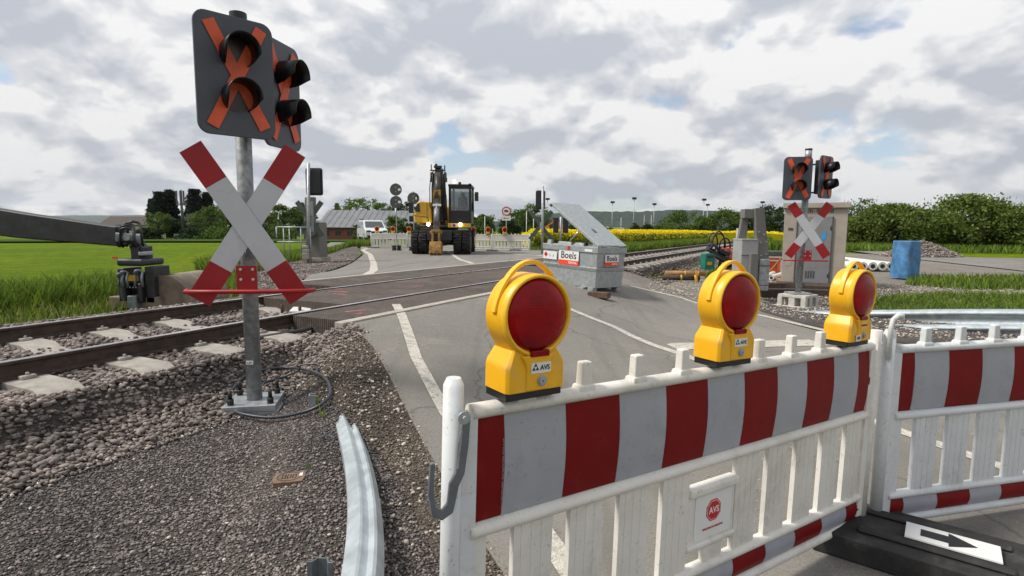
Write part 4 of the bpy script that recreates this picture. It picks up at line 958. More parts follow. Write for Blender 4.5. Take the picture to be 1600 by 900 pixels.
# ------------------------------------------------------------------ yellow wheeled excavator, boom folded, facing the viewer
def machine():
    g = GX(695, 26.0); K = .0300; r = empty('wheeled_excavator', g, 0, 'yellow wheeled excavator with raised boom and black cab, facing the viewer on the road', 'excavator')
    X = lambda px: (px - 695) * K; Z = lambda py: (391.5 - py) * K
    for yy in (-1.25, 1.35):
        for x0, x1 in ((652.5, 662), (663.5, 675), (714, 726), (727.5, 738.5)):
            t = MB(); rr_ = .53; t.cyl((X(x0), yy, rr_), (X(x1), yy, rr_), rr_ - .03, n=36)
            for k in range(26):
                a = 2 * PI * k / 26; t.box(((X(x0) + X(x1)) / 2, yy + (rr_ - .015) * math.cos(a), rr_ + (rr_ - .015) * math.sin(a)), (X(x1) - X(x0), .05, .05), (a + PI / 2, 0, R(14 if k % 2 else -14)))
            w_ = t.build('wheel', 'tyre', r); MB().cyl((X(x0) - .01, yy, rr_), (X(x1) + .01, yy, rr_), .24, n=20).build('rim', 'exyellow' if yy > 0 else 'exdark', w_)
        MB().cyl((X(663), yy, .53), (X(727), yy, .53), .13, n=12).box((0, yy, .55), (.42, .34, .36)).build('axle', 'exdark', r)
    MB().box((0, 0, .82), (1.05, 3.9, .42)).box((0, -1.7, .62), (.9, .25, .18)).build('undercarriage', 'exdark', r, bevel=.03)
    MB().box((0.0, -1.75, .98), (1.1, .08, .16)).box((-.45, -1.8, 1.08), (.25, .2, .12)).build('tool_box', 'exdark', r, bevel=.02)
    MB().cyl((0, .1, 1.02), (0, .1, 1.22), .62, n=28).build('slewing_ring', 'exdark', r)
    MB().box((.02, .50, 1.20), (2.50, 2.7, .10)).build('platform', 'exdark', r, bevel=.02)
    # yellow cover on the left with dark corner grille
    c = MB(); sec = [(-1.22, 1.36), (-.46, 1.36), (-.46, 2.30), (-1.02, 2.34), (-1.14, 2.24), (-1.28, 1.62)]
    c.prism(sec, -.95, 1.75); cv = c.build('engine_cover', 'exyellow', r, bevel=.06, seg=3)
    MB().prism([(-1.22, 1.86), (-.98, 1.86), (-1.02, 2.27), (-1.13, 2.20)], -.965, -.952).build('grille', 'exdark', cv)
    MB().box((-.68, -.956, 1.83), (.012, .01, .90)).build('seam', 'exdark', cv)
    MB().tube([(-1.25, -1.0, 1.70), (-.62, -1.02, 1.62), (-.60, -1.02, 1.42)], .018, 6).build('handrail', 'black', cv)
    MB().box((-.2, 1.5, 1.75), (2.5, 1.0, .95)).build('counterweight', 'exyellow', r, bevel=.12, seg=3)
    MB().box((-1.20, -.3, 2.52), (.06, .06, .30)).box((-1.42, -.75, 2.05), (.20, .12, .48)).box((-1.42, -.75, 1.55), (.18, .12, .26)).box((-1.36, -.6, 1.85), (.20, .04, .04)).build('mirror', 'black', r, bevel=.02)
    # cab
    cb = MB(); x0, x1, z0, z1 = X(705), X(738.5), 1.40, 3.02; y0, y1 = -1.0, .75
    for x in (x0 + .05, x1 - .05):
        for y in (y0 + .05, y1 - .05): cb.box((x, y, (z0 + z1) / 2), (.10, .10, z1 - z0))
    cb.box(((x0 + x1) / 2, y0 + .05, z1 - .06), (x1 - x0, .12, .12)); cb.box(((x0 + x1) / 2, y0 + .06, 1.66), (x1 - x0, .14, .54)); cb.box(((x0 + x1) / 2, y1 - .05, 1.7), (x1 - x0, .1, .6))
    cb.box(((x0 + x1) / 2, (y0 + y1) / 2, z1 + .02), (x1 - x0 + .04, y1 - y0 + .06, .10)); cb.box(((x0 + x1) / 2, (y0 + y1) / 2, z0), (x1 - x0, y1 - y0, .08))
    for x in (x0 + .03, x1 - .03): cb.box((x, (y0 + y1) / 2, 1.66), (.05, y1 - y0, .5))
    cab = cb.build('cab', 'black', r, bevel=.02)
    MB().box(((x0 + x1) / 2, y0 + .035, 2.42), (x1 - x0 - .2, .012, 1.0)).build('windscreen', 'cabglass', cab)
    MB().box(((x0 + x1) / 2, y1 - .06, 2.4), (x1 - x0 - .2, .012, .95)).build('rear_window', 'cabglass', cab)
    MB().box((x1 - .03, (y0 + y1) / 2, 2.4), (.012, y1 - y0 - .2, .95)).build('side_window', 'cabglass', cab); MB().box((x0 + .03, (y0 + y1) / 2, 2.4), (.012, y1 - y0 - .2, .95)).build('side_window', 'cabglass', cab)
    MB().box(((x0 + x1) / 2, .15, 2.02), (.46, .5, .2)).box(((x0 + x1) / 2, .38, 2.32), (.42, .14, .62)).box(((x0 + x1) / 2, .40, 2.70), (.24, .1, .18)).build('seat', 'exdark', cab, bevel=.04)
    MB().box((x1 - .28, y0 + .02, 2.45), (.02, .012, .75), (0, R(-24), 0)).build('wiper', 'black', cab)
    MB().cyl((x0 + .26, y0 - .02, z1 + .18), (x0 + .26, y0 - .12, z1 + .18), .085, n=18).build('work_light', 'worklamp', cab); MB().box((x0 + .5, y0, z1 + .10), (.12, .1, .12)).box((x1 - .06, y0 + .02, z1 + .05), (.10, .1, .10)).build('work_light', 'black', cab)
    MB().box((x1 + .16, y0 + .02, 2.62), (.22, .03, .03)).box((x1 + .24, y0, 2.55), (.17, .07, .40)).build('mirror', 'black', r, bevel=.02)
    st_ = MB().box(((x0 + x1) / 2 - .02, y0 - .03, 1.27), (x1 - x0 + .02, .10, .19)).build('front_trim', 'exyellow', r, bevel=.01)
    MB().box((x0 + .25, y0 - .085, 1.27), (.22, .006, .16)).build('front_sticker', 'label', st_); MB().cyl((x0 + .25, y0 - .089, 1.27), (x0 + .25, y0 - .093, 1.27), .07, n=16).build('front_sticker', 'inkred', st_)
    for x in (X(675), X(722.5)): MB().cyl((x, y0 - .09, 1.31), (x, y0 - .15, 1.31), .082, n=20).build('headlight', 'lampon', r)
    # boom, stick, cylinders
    bx = X(692); bm_ = MB()
    for pts, wd in (([(0, -.2, 1.35), (0, -.55, 2.5), (0, -1.0, 3.75), (0, -1.4, 3.72), (0, -1.05, 2.4), (0, -.9, 1.4)], .30),):
        bm_.prism([(p[1], p[2]) for p in pts], bx - wd / 2, bx + wd / 2, None, 'yz')
    bm_.build('boom', 'exdark', r, bevel=.02)
    MB().prism([(-1.5, 3.82), (-1.15, 3.66), (-1.45, 3.3), (-2.15, 1.0), (-2.35, 1.0), (-1.80, 3.3)], bx - .13, bx + .13, None, 'yz').build('stick', 'grease', r, bevel=.02)
    for sx in (-1, 1):
        MB().cyl((bx + sx * .26, -.9, 1.5), (bx + sx * .24, -1.1, 2.6), .075, n=12).build('boom_cylinder', 'exdark', r); MB().cyl((bx + sx * .24, -1.1, 2.6), (bx + sx * .22, -1.3, 3.5), .042, n=10).build('piston_rod', 'grease', r)
        MB().box((bx + sx * .29, -1.32, 3.42), (.09, .3, .30)).box((bx + sx * .31, -1.3, 3.25), (.10, .2, .2)).build('side_bracket', 'exdark', r, bevel=.02)
    MB().cyl((bx, -1.75, 3.35), (bx, -1.98, 2.45), .095, n=16).build('stick_cylinder', 'grease', r); MB().cyl((bx, -1.98, 2.3), (bx, -2.25, 1.35), .055, n=12).cyl((bx, -2.12, 1.95), (bx, -2.27, 1.4), .10, n=16).build('piston_rod', 'zinc_pole', r)
    MB().box((bx, -1.62, 3.62), (.66, .10, .05)).box((bx - .28, -1.62, 3.76), (.04, .05, .24)).box((bx + .30, -1.62, 3.74), (.05, .05, .20)).box((bx, -1.58, 3.78), (.34, .12, .10)).box((bx - .08, -1.55, 3.86), (.10, .10, .10)).build('boom_head', 'exdark', r, bevel=.01)
    MB().box((bx, -1.95, 2.62), (.34, .12, .30)).box((bx - .15, -2.02, 2.42), (.03, .05, .42)).box((bx + .15, -2.02, 2.42), (.03, .05, .42)).build('valve_block', 'exbrown', r, bevel=.01); MB().box((bx + .01, -2.05, 2.12), (.36, .08, .10)).build('cross_plate', 'label', r, bevel=.01)
    for k in range(10):
        x = bx + (-.30 + .066 * k) + random.uniform(-.02, .02); top_ = 3.55 + random.uniform(-.1, .15); sgn = 1 if k > 4 else -1
        MB().tube([(x, -1.2, 1.5 + random.uniform(0, .5)), (x + sgn * .06, -1.55, 2.1), (x + sgn * .03, -1.75, 2.9), (x, -1.6, top_), (x - sgn * .03, -1.3, top_ + .1)], .020, 6).build('hydraulic_hose', 'black', r)
    MB().box((X(681) + .03, -1.45, 3.46), (.10, .14, .14)).build('lamp_bracket', 'exbrown', r)
    MB().box((bx, -2.30, 1.02), (.40, .30, .12)).box((bx - .14, -2.34, .80), (.09, .24, .46)).box((bx + .14, -2.34, .80), (.09, .24, .46)).cyl((bx - .26, -2.34, .95), (bx + .26, -2.34, .95), .06, n=12).build('linkage', 'exbrown', r, bevel=.01)
    MB().prism([(-2.62, .02), (-2.52, -.02), (-2.10, .02), (-2.02, .30), (-2.15, .56), (-2.50, .58), (-2.62, .34)], bx - .02 - .24, bx + .25, None, 'yz').build('bucket', 'exbrown', r, bevel=.03)
    for k in (-.16, .0, .16): MB().box((bx + k, -2.66, .06), (.07, .10, .12)).build('bucket_tooth', 'rust', r)
    return r
M['worklamp'] = mat('lit_work_lamp', (1, 1, .8), .3, 0, 0, 5, 0, emit=((.95, 1, .62), 1.1))
mg = bpy.data.materials.new('cab_glass_clear'); mg.use_nodes = True; nn_ = mg.node_tree; gb = nn_.nodes.new('ShaderNodeBsdfGlossy'); gb.inputs['Roughness'].default_value = .03; tb = nn_.nodes.new('ShaderNodeBsdfTransparent'); tb.inputs[0].default_value = (.55, .60, .60, 1); fx = nn_.nodes.new('ShaderNodeMixShader'); fx.inputs[0].default_value = .12
nn_.links.new(tb.outputs[0], fx.inputs[1]); nn_.links.new(gb.outputs[0], fx.inputs[2]); nn_.links.new(fx.outputs[0], nn_.nodes['Material Output'].inputs[0]); M['cabglass'] = mg
machine()

# ------------------------------------------------------------------ far barriers with their lamps
FF = make_fence(); FF_used = False
def far_fence(pxr, Yr, pxl, Yl, label):
    """printed face away from the viewer; local x runs from the right end to the left end"""
    global FF_used
    a = GX(pxr, Yr); b = GX(pxl, Yl); o = copy_tree(FF) if FF_used else FF; FF_used = True
    o.location = (a.x, a.y, .17 if a.y > 18 else a.z); o.rotation_euler = (0, 0, math.atan2(b.y - a.y, b.x - a.x)); tag(o, label, 'barrier', 'white plastic road barriers'); return o
def set_z(o, z): o.location.z = z
fz = far_fence(828, 29.4, 770, 29.7, 'rear white barrier farthest right, before the rapeseed, seen from behind')
far_fence(769, 30.2, 713, 30.6, 'rear white barrier just right of the excavator, partly behind it')
far_fence(636, 32.0, 582, 31.8, 'rear white barrier farthest left, in front of the parked van')
far_fence(692, 32.2, 638, 32.1, 'rear white barrier left of the excavator, behind the two round signs')
lampspec = [(589, 32, 'small red-lensed lamp on the rear barrier, leftmost, beside the van'), (614, 32, 'small red-lensed lamp on the rear barrier, just left of the double round sign'), (639, 32.1, 'small red-lensed lamp on the rear barrier, between the two round-sign posts'),
            (740, 30.4, 'small red-lensed lamp on the rear barrier, next to the excavator wheel'), (762.5, 30.2, 'small red-lensed lamp on the rear barrier, between excavator and truck sign'), (788.5, 29.5, 'small red-lensed lamp on the rear barrier, below the truck prohibition sign')]
for px, Y, lb in lampspec:
    p = GX(px, Y); o = copy_tree(LAMP0); o.matrix_world = Matrix.Translation((p.x, p.y + .01, .17 + .855)) @ Matrix.Rotation(R(random.uniform(-8, 8)), 4, 'Z') @ Matrix.Scale(1.22, 4); tag(o, lb, 'warning lamp', 'small lamps on the rear barriers')
for px, Y, lb, hh in ((619.5, 28.2, 'stacked black weights holding the post of the double round sign', .28), (646, 28.2, 'stacked black weights holding the post of the single round sign', .22), (769.5, 28.8, 'flat dark weight under the thin white post by the right rear barriers', .07), (583, 31.5, 'flat weight under the left end of the rear barriers', .06), (805, 29.3, 'flat dark weight under the rear barrier before the rapeseed', .06)):
    p = GX(px, Y); z = .19; m_ = MB(); n = max(1, int(hh / .09))
    for k in range(n): m_.box((0, 0, hh * (k + .5) / n), (.42 if hh > .1 else .62, .34, hh / n - .012)); 
    if n > 1: m_.box((0, 0, hh / 2), (.3, .25, hh))
    o = m_.build('post_weight', 'rubber', bevel=.02); o.location = (p.x, p.y, z); tag(o, lb, 'rubber weight', 'weights on the far side of the crossing')
def post_sign(px, Y, topy, discs, label, cat='road sign'):
    g = GX(px, Y); g.z = .19; r = empty('sign_post', g, 0, label, cat, None); zt = P(px, topy, Y).z - g.z
    MB().box((0, 0, zt / 2), (.045, .045, zt)).build('post', 'zinc', r)
    for py in discs:
        z = P(px, py, Y).z - g.z; d = MB().cyl((0, -.035, z), (0, -.029, z), .30, n=36).build('sign_disc', 'signgrey', r)
        MB().box((0, -.040, z + .1), (.05, .02, .06)).box((0, -.040, z - .1), (.05, .02, .06)).build('clamp', 'zinc', d); MB().box((.17, -.037, z), (.13, .002, .11)).build('sticker', 'label', d)
    return r
post_sign(619.6, 28.0, 286, (296.3, 315.6), 'post with two round signs seen from behind, one above the other')
r = post_sign(646.6, 28.0, 299, (310,), 'post with a single round sign seen from behind, beside the excavator'); MB().box((.0, -.05, P(646, 332, 28).z - .19), (.05, .04, .3), (0, R(40), 0)).build('bracket', 'label', r)
r = empty('marker_post', GX(769.5, 28.7), 0, 'thin white post standing before the right rear barriers', 'post'); r.location.z = .24; MB().box((0, 0, .55), (.05, .05, 1.1)).build('post', 'plastic', r)
# truck prohibition sign
g = GX(791, 37); r = empty('truck_sign', g, 0, 'round sign with a black truck in a red ring above a small arrow plate', 'road sign')
zc = P(791, 330, 37).z - g.z; MB().cyl((0, 0, 0), (0, 0, zc + .2), .03, n=10).build('post', 'zinc', r)
d = MB().cyl((0, -.04, zc), (0, -.05, zc), .30, n=36).build('sign_disc', 'inkred', r); MB().cyl((0, -.0505, zc), (0, -.054, zc), .225, n=36).build('sign_face', 'label', d)
MB().box((-.03, -.058, zc + .02), (.20, .004, .12)).box((.10, -.058, zc), (.07, .004, .08)).cyl((-.08, -.056, zc - .05), (-.08, -.060, zc - .05), .03, n=12).cyl((.09, -.056, zc - .05), (.09, -.060, zc - .05), .03, n=12).build('truck_symbol', 'ink', d)
zp = P(791, 341, 37).z - g.z; d = MB().box((0, -.045, zp), (.56, .01, .30)).build('arrow_plate', 'label', r); MB().box((.02, -.053, zp), (.30, .004, .035)).prism([(-.20, zp), (-.11, zp + .06), (-.11, zp - .06)], -.055, -.051).build('arrow', 'ink', d)

# ------------------------------------------------------------------ parked van
def van(g, rz):
    r = empty('parked_van', g, rz, 'white van with dark grille parked behind the left end of the rear barriers', 'van'); wd = .95
    side = [(-2.35, .32), (-2.45, .55), (-2.42, .88), (-2.2, 1.02), (-1.55, 1.14), (-.75, 1.72), (-.45, 1.82), (2.1, 1.84), (2.4, 1.6), (2.45, .9), (2.42, .32)]
    n = len(side); vs = []
    for x, inset in ((-wd, 0), (wd, 0)):
        for y, z in side: vs.append((x * (1 if z < 1.15 else 1 - .14 * (z - 1.15) / .7), y, z))
    MB().add(vs, [tuple(range(n)), tuple(range(2 * n - 1, n - 1, -1))] + [(i, n + i, n + (i + 1) % n, (i + 1) % n) for i in range(n)]).build('body', 'vanwhite', r, bevel=.05, seg=3)
    ws = MB(); ws.add([(-.80, -1.52, 1.18), (.80, -1.52, 1.18), (.72, -.80, 1.71), (-.72, -.80, 1.71)], [(0, 1, 2, 3)]); ws.build('windscreen', 'glass', r, solid=.012)
    for s_ in (-1, 1):
        k = MB(); k.add([(s_ * .945, -1.25, 1.18), (s_ * .945, 2.2, 1.18), (s_ * .885, 2.1, 1.66), (s_ * .885, -.70, 1.66)], [(0, 1, 2, 3)]); k.build('side_window', 'glass', r, solid=.012)
        for y in (-1.5, 1.55):
            t = MB().cyl((s_ * .74, y, .33), (s_ * .96, y, .33), .33, n=24).build('wheel', 'tyre', r); MB().cyl((s_ * .955, y, .33), (s_ * .972, y, .33), .20, n=18).build('rim', 'zinc', t)
        MB().box((s_ * .70, -2.405, .86), (.36, .12, .16), (0, 0, s_ * R(12))).build('headlight', 'glass', r, bevel=.02); MB().box((s_ * 1.04, -1.15, 1.22), (.16, .1, .2)).build('mirror', 'vanwhite', r, bevel=.03)
    gr = MB().box((0, -2.43, .72), (1.05, .08, .26)).build('grille', 'black', r, bevel=.02); MB().cyl((0, -2.475, .74), (0, -2.485, .74), .10, n=20).build('emblem', 'chrome', gr)
    MB().box((0, -2.44, .42), (1.6, .08, .18)).build('bumper', 'black', r, bevel=.03); MB().box((0, -2.49, .50), (.52, .01, .11)).build('number_plate', 'label', r)
gv = GX(581, 50); van(gv, R(24))

# ------------------------------------------------------------------ left barrier drive and railing beyond the track
g = P(495, 405, 19.6); r = empty('barrier_drive', g, R(-8), 'tall grey barrier drive with a rounded arm housing, left beyond the track', 'barrier drive', 'grey barrier drives'); r.scale = (1.14,) * 3
q = MB().box((0, .0, .56), (.48, .5, 1.16)).build('cabinet', 'cabgrey', r, bevel=.02)
MB().prism([(-.16, .70), (.10, .70), (.16, .78), (.19, 1.88), (-.10, 1.88), (-.19, .78)], -.44, -.28).build('arm_housing', 'cabgrey', r, bevel=.02)
MB().box((.06, -.445, 1.30), (.22, .006, .9)).build('cover_plate', 'boxgrey', r, bevel=.004)
for i in range(4): MB().cyl((-.05 + .11 * (i % 2), -.44, .95 + .25 * (i // 2)), (-.05 + .11 * (i % 2), -.46, .95 + .25 * (i // 2)), .018, n=8).build('bolt', 'steel_dark', r)
MB().box((0, 0, .0), (.62, .62, .12)).build('plinth', 'concrete', r, bevel=.01)
g = P(459, 403, 19.0); r = empty('pipe_railing', g, 0, 'grey tubular railing left of the tall grey barrier drive', 'railing'); K = 19.0 / F; zt = P(459, 355, 19.0).z - g.z
for px in (433.5, 444.5, 453.5, 471.5, 486): MB().cyl(((px - 459) * K, 0, -.1 if px > 440 else zt * .5), ((px - 459) * K, 0, zt), .020, n=8).build('upright', 'zinc', r)
for z in (zt, zt * .52): MB().cyl((-25.5 * K, 0, z), (27 * K, 0, z), .024, n=8).build('rail', 'zinc', r)
g = P(478, 405, 18.4); r = empty('stone_post', g, 0, 'short stack of stones before the left barrier drive', 'stone stack'); MB().box((0, 0, .10), (.20, .18, .2)).box((.02, 0, .27), (.17, .16, .14)).box((-.01, 0, .40), (.18, .15, .10)).build('stones', 'concrete', r, bevel=.02)

# ------------------------------------------------------------------ right yard: drive, relay cabinet, gear
Yb = 10.5; K = Yb / F; g = P(1172, 470, Yb); r = empty('barrier_drive', g, 0, 'grey barrier drive with two tapering upright arms, left of the beige cabinet', 'barrier drive', 'grey barrier drives')
X = lambda px: (px - 1172) * K; Z = lambda py: (470 - py) * K
MB().box((X(1162), .05, Z(374) / 2 + .02), (26 * K, .42, Z(374) - .04)).build('cabinet', 'boxgrey', r, bevel=.012); MB().box((X(1161), .05, Z(374)), (25 * K, .44, .03)).build('cabinet_roof', 'boxgrey', r, bevel=.008)
MB().box((X(1161), -.165, Z(398)), (24 * K, .006, .012)).build('cabinet_seam', 'steel_dark', r)
MB().prism([(X(1150.5), Z(374)), (X(1163), Z(374)), (X(1165.5), Z(327)), (X(1156.5), Z(327))], .05, .14).build('arm', 'cabgrey', r, bevel=.006)
MB().prism([(X(1176), Z(408)), (X(1193), Z(404)), (X(1181.5), Z(325)), (X(1167.5), Z(326))], -.14, -.02).build('arm', 'cabgrey', r, bevel=.006)
MB().box((X(1166), .03, Z(334)), (24 * K, .20, 14 * K)).build('arm_bridge', 'cabgrey', r, bevel=.006)
for px, py in ((1178, 378), (1187, 377), (1180, 398), (1188, 396), (1183, 366), (1175, 362)): MB().cyl((X(px), -.14, Z(py)), (X(px), -.155, Z(py)), .016, n=8).build('bolt', 'zinc', r)
MB().box((X(1186), -.05, Z(428)), (17 * K, .22, 50 * K)).build('wrapped_foot', 'zinc', r, bevel=.03)
for py in (414, 444): MB().box((X(1186), -.05, Z(py)), (18 * K, .235, .012)).build('strap', 'black', r)
MB().box((X(1167), 0, Z(376) * .4), (12 * K, .5, Z(376) * .8)).build('shaded_side', 'cabgrey', r, bevel=.01)  # darker grey stands in for the shade on the cabinet's right side
MB().box((X(1172) - .02, .6, .5), (.10, .1, 1.75)).build('rear_post', 'concrete_pale', r)
hollow_block('concrete_block', Vector((g.x + X(1183), g.y, g.z - .20)), R(8), 'pale hollow concrete block under the barrier drive with two tapering arms', .34, .18)

Yc = 13.2; K = Yc / F; g = P(1268, 444, Yc); CZ = g.z; r = empty('relay_cabinet', g, R(-27), 'beige concrete relay cabinet with grey door and blue spray mark behind the smaller signal', 'relay cabinet')
X = lambda px: (px - 1268) * K * .875; Z = lambda py: (444 - py) * K
w0 = X(1317) - X(1218); cxm = (X(1317) + X(1218)) / 2
MB().box((cxm, .62, Z(325) / 2), (w0, 1.24, Z(325) - .02)).build('wall', 'beige', r, bevel=.008)
MB().box((cxm, .60, Z(321.5)), (w0 + .08, 1.34, .13)).build('roof', 'beige', r, bevel=.012)
d = MB().box((X(1267), -.012, Z(391)), (X(1294) - X(1240), .03, Z(338) - Z(443))).build('door', 'doorgrey', r, bevel=.004)
for x in (X(1239.4), X(1294.6)): MB().box((x, -.016, Z(391)), (.02, .045, Z(338) - Z(443))).build('door_frame', 'steel_dark', d)
for z in (Z(355), Z(428)): MB().cyl((X(1292), -.03, z - .06), (X(1292), -.03, z + .06), .012, n=8).build('hinge', 'steel_dark', d)
for k in range(4): MB().box((X(1258 + 4 * k), -.0285, Z(429)), (.035, .004, .17)).build('vent_slot', 'steel_dark', d)
MB().prism([(X(1275), Z(381)), (X(1281), Z(364)), (X(1286), Z(362)), (X(1285), Z(370)), (X(1279), Z(381))], -.031, -.0285).build('spray_mark', 'spray', d)
MB().box((X(1229), -.006, Z(358)), (.10, .012, .05)).build('number_plate', 'steel_dark', r); MB().box((X(1229), -.003, Z(413)), (.11, .006, .10)).build('hatch', 'beige', r, bevel=.002)
text('lettering', 'Lach 4,568', .125, 'ink', r, (X(1268), -.006, Z(330.5)), sx=1.35)
M['timber'] = mat('dark_timber', (.050, .033, .024), .9, 0, .35, 9, .4, 30)
def beams(name, items, m, label, cat, bevel=.012, group=None):
    c = items[0]; g = P(c[0], c[1], c[2]); r = empty(name, g, 0, label, cat, group)
    return r
def timber(px, py, Y, lx, ly, lz, rz, label, m='timber', cat='timber', name='timber_beam', group='old timbers and beams in the yard'):
    g = G(px, py); o = MB().box((0, 0, lz / 2), (lx, ly, lz)).build(name, m, bevel=.01); o.location = g; o.rotation_euler = (0, 0, rz); return tag(o, label, cat, group)
timber(1217, 464, 12.5, .85, .22, .17, R(3), 'lower dark timber beam left of the small signal post'); timber(1221, 452, 12.7, .95, .22, .15, R(-4), 'upper dark timber beam beside the cabinet foot, left of the small signal')
timber(1270, 461, 12.6, .60, .20, .12, R(-14), 'dark timber beam lying right of the small signal post'); timber(1222, 444, 12.9, .22, .22, .15, R(8), 'short orange-brown wooden block under the left corner of the beige cabinet', 'wood_pale', 'wood block', 'wooden_block', None)
timber(1268, 452, 13.1, 1.5, .9, .12, R(-27), 'broad dark timber base directly under the beige cabinet', 'timber')
timber(1262, 452, 12.75, .50, .12, .06, R(-8), 'pale grey plank on the timbers below the cabinet door', 'concrete', 'plank', 'plank', None)
# hydraulic attachment with green box
Ya = 16.6; K = Ya / F; g = P(1115, 424, Ya); r = empty('hydraulic_attachment', g, R(10), 'black hydraulic attachment with looping hoses and green box, on the gravel by the rails', 'attachment')
X = lambda px: (px - 1115) * K; Z = lambda py: (424 - py) * K
MB().box((X(1104), 0, Z(408)), (17 * K, .3, 25 * K)).build('green_box', 'green', r, bevel=.03); MB().box((X(1103), -.155, Z(411)), (8 * K, .006, 5 * K)).build('sticker', 'exyellow', r)
MB().box((X(1104), -.15, Z(401)), (10 * K, .02, 3 * K)).build('box_handle', 'exdark', r)
for a, b, ra in (((1100, 388), (1142, 408), .07), ((1103, 381), (1138, 397), .05), ((1108, 396), (1146, 416), .06), ((1125, 402), (1125, 424), .05), ((1141, 398), (1140, 424), .05)):
    MB().cyl((X(a[0]), random.uniform(-.1, .1), Z(a[1])), (X(b[0]), random.uniform(-.1, .1), Z(b[1])), ra, n=12).build('frame_tube', 'exdark', r)
MB().box((X(1109), -.05, Z(386)), (.20, .26, .16), (0, R(25), 0)).box((X(1127), -.05, Z(394)), (.3, .2, .12), (0, R(25), 0)).build('valve_block', 'black', r, bevel=.015); MB().box((X(1108), -.19, Z(387)), (.06, .01, .06)).build('sticker', 'label', r); MB().box((X(1141), -.1, Z(392)), (.10, .1, .08)).build('coupling', 'chrome', r, bevel=.01)
for (xa, xb, top_, y) in ((1108, 1129, 362, -.08), (1110, 1133, 365, .0), (1106, 1122, 364, .08), (1120, 1138, 372, -.1)):
    MB().tube([(X(xa + (xb - xa) * (.5 - .5 * math.cos(PI * k / 12))), y, Z(388 - (388 - top_) * math.sin(PI * k / 12) ** .7)) for k in range(13)], .022, 7).build('hose', 'black', r)
g = P(1146, 425, 17.2); r = empty('orange_container', g, R(-6), 'red-orange open steel container behind the black attachment', 'container'); MB().box((0, .02, .36), (.52, .5, .72), top=(1.12, 1.1)).build('body', 'orange', r, bevel=.015); MB().box((0, .02, .73), (.62, .58, .04)).build('rim', 'orange', r)
g = P(1202, 430, 16.8); r = empty('orange_rack', g, R(-20), 'orange steel frame with timber inside, between barrier drive and beige cabinet', 'steel frame')
MB().box((0, .1, .22), (.42, .3, .40)).build('panel', 'orange', r, bevel=.01); MB().box((0, -.1, .50), (.62, .06, .06)).build('top_bar', 'orange', r)
for sx in (-.24, .24): MB().box((sx, -.1, .25), (.06, .06, .5)).build('upright', 'orange', r)
MB().cyl((-.1, -.2, .0), (.28, -.2, .55), .02, n=8).build('brace', 'wood_pale', r); MB().box((0, .0, .66), (.7, .4, .16)).build('cover', 'steel_dark', r, bevel=.03)
# rusty beams with yellow straps
for px, py, Y, ln, lb in ((1064, 438, 14.6, .95, 'rusty brown pipe in front, lying on the gravel left of the middle lamp'), (1070, 431, 15.6, 1.1, 'rusty brown pipe behind another on the gravel left of the middle lamp')):
    g = P(px, py, Y); r = empty('rusty_pipe', g, R(-6), lb, 'pipe', 'rusty pipes on the gravel'); MB().cyl((-ln / 2, 0, .07), (ln / 2, 0, .07), .07, n=14).build('pipe', 'wood_pale' if Y > 15 else 'rust', r)
    for x in (-.02, .33): MB().cyl((x, 0, .07), (x + .04, 0, .07), .075, n=14).build('strap', 'exyellow', r)
g = P(1088, 441, 14.3); r = empty('yellow_stake', g, 0, 'short yellow stake among the rusty pipes', 'stake'); MB().box((0, 0, .14), (.045, .045, .34)).build('stake', 'exyellow', r)
# white pipes
def wpipe(px, py, Y, ln, rz, rad, lb):
    g = P(px, py, Y); r = empty('white_pipe', g, rz, lb, 'pipe', 'white plastic pipes in the yard'); a = MB(); a.cyl((0, 0, 0), (0, ln, 0), rad, n=20, cap=False).cyl((0, .01, 0), (0, .012, 0), rad * .98, n=20); a.build('pipe', 'pipewhite', r)
    MB().cyl((0, -.004, 0), (0, .009, 0), rad * .52, n=16).build('bore', 'black', r); return r
for i, (px, lb) in enumerate(((1334, 'first white pipe from the left in the row, mostly behind the right lamp'), (1349, 'second white pipe from the left in the row behind the right lamp'), (1364, 'white pipe in the row just right of the right lamp'), (1379, 'white pipe in the row, second right of the right lamp'), (1392, 'white pipe in the row nearest the blue tarpaulin'))):
    wpipe(px, 416, 18.6, 3.4, R(-8), .14, lb)
wpipe(1322, 410, 19.4, 2.6, R(-4), .12, 'white pipe end beside the right corner of the beige cabinet')
wpipe(1196, 433, 15.2, 1.6, R(-32), .07, 'left white pipe on the ground between barrier drive and beige cabinet'); wpipe(1205, 434, 15.0, 1.8, R(-36), .07, 'right white pipe on the ground between barrier drive and beige cabinet')
g = P(1413, 434, 15.8); r = empty('blue_tarpaulin', g, R(12), 'blue tarpaulin-covered stack at the right edge before the hedge', 'tarpaulin')
bt = MB(); n_ = 14; vs = []
for j in range(7):
    for k in range(n_): a = 2 * PI * k / n_; q = .25 + .025 * math.sin(5 * a + j * 1.7) + .04 * (1 - j / 6); vs.append((q * math.copysign(abs(math.cos(a)) ** .5, math.cos(a)), .3 * math.copysign(abs(math.sin(a)) ** .5, math.sin(a)), 1.05 * j / 6))
bt.add(vs, [(j * n_ + k, j * n_ + (k + 1) % n_, (j + 1) * n_ + (k + 1) % n_, (j + 1) * n_ + k) for j in range(6) for k in range(n_)] + [tuple(range(6 * n_, 7 * n_))], None, False); bt.build('cover', 'blue', r, bevel=.02)

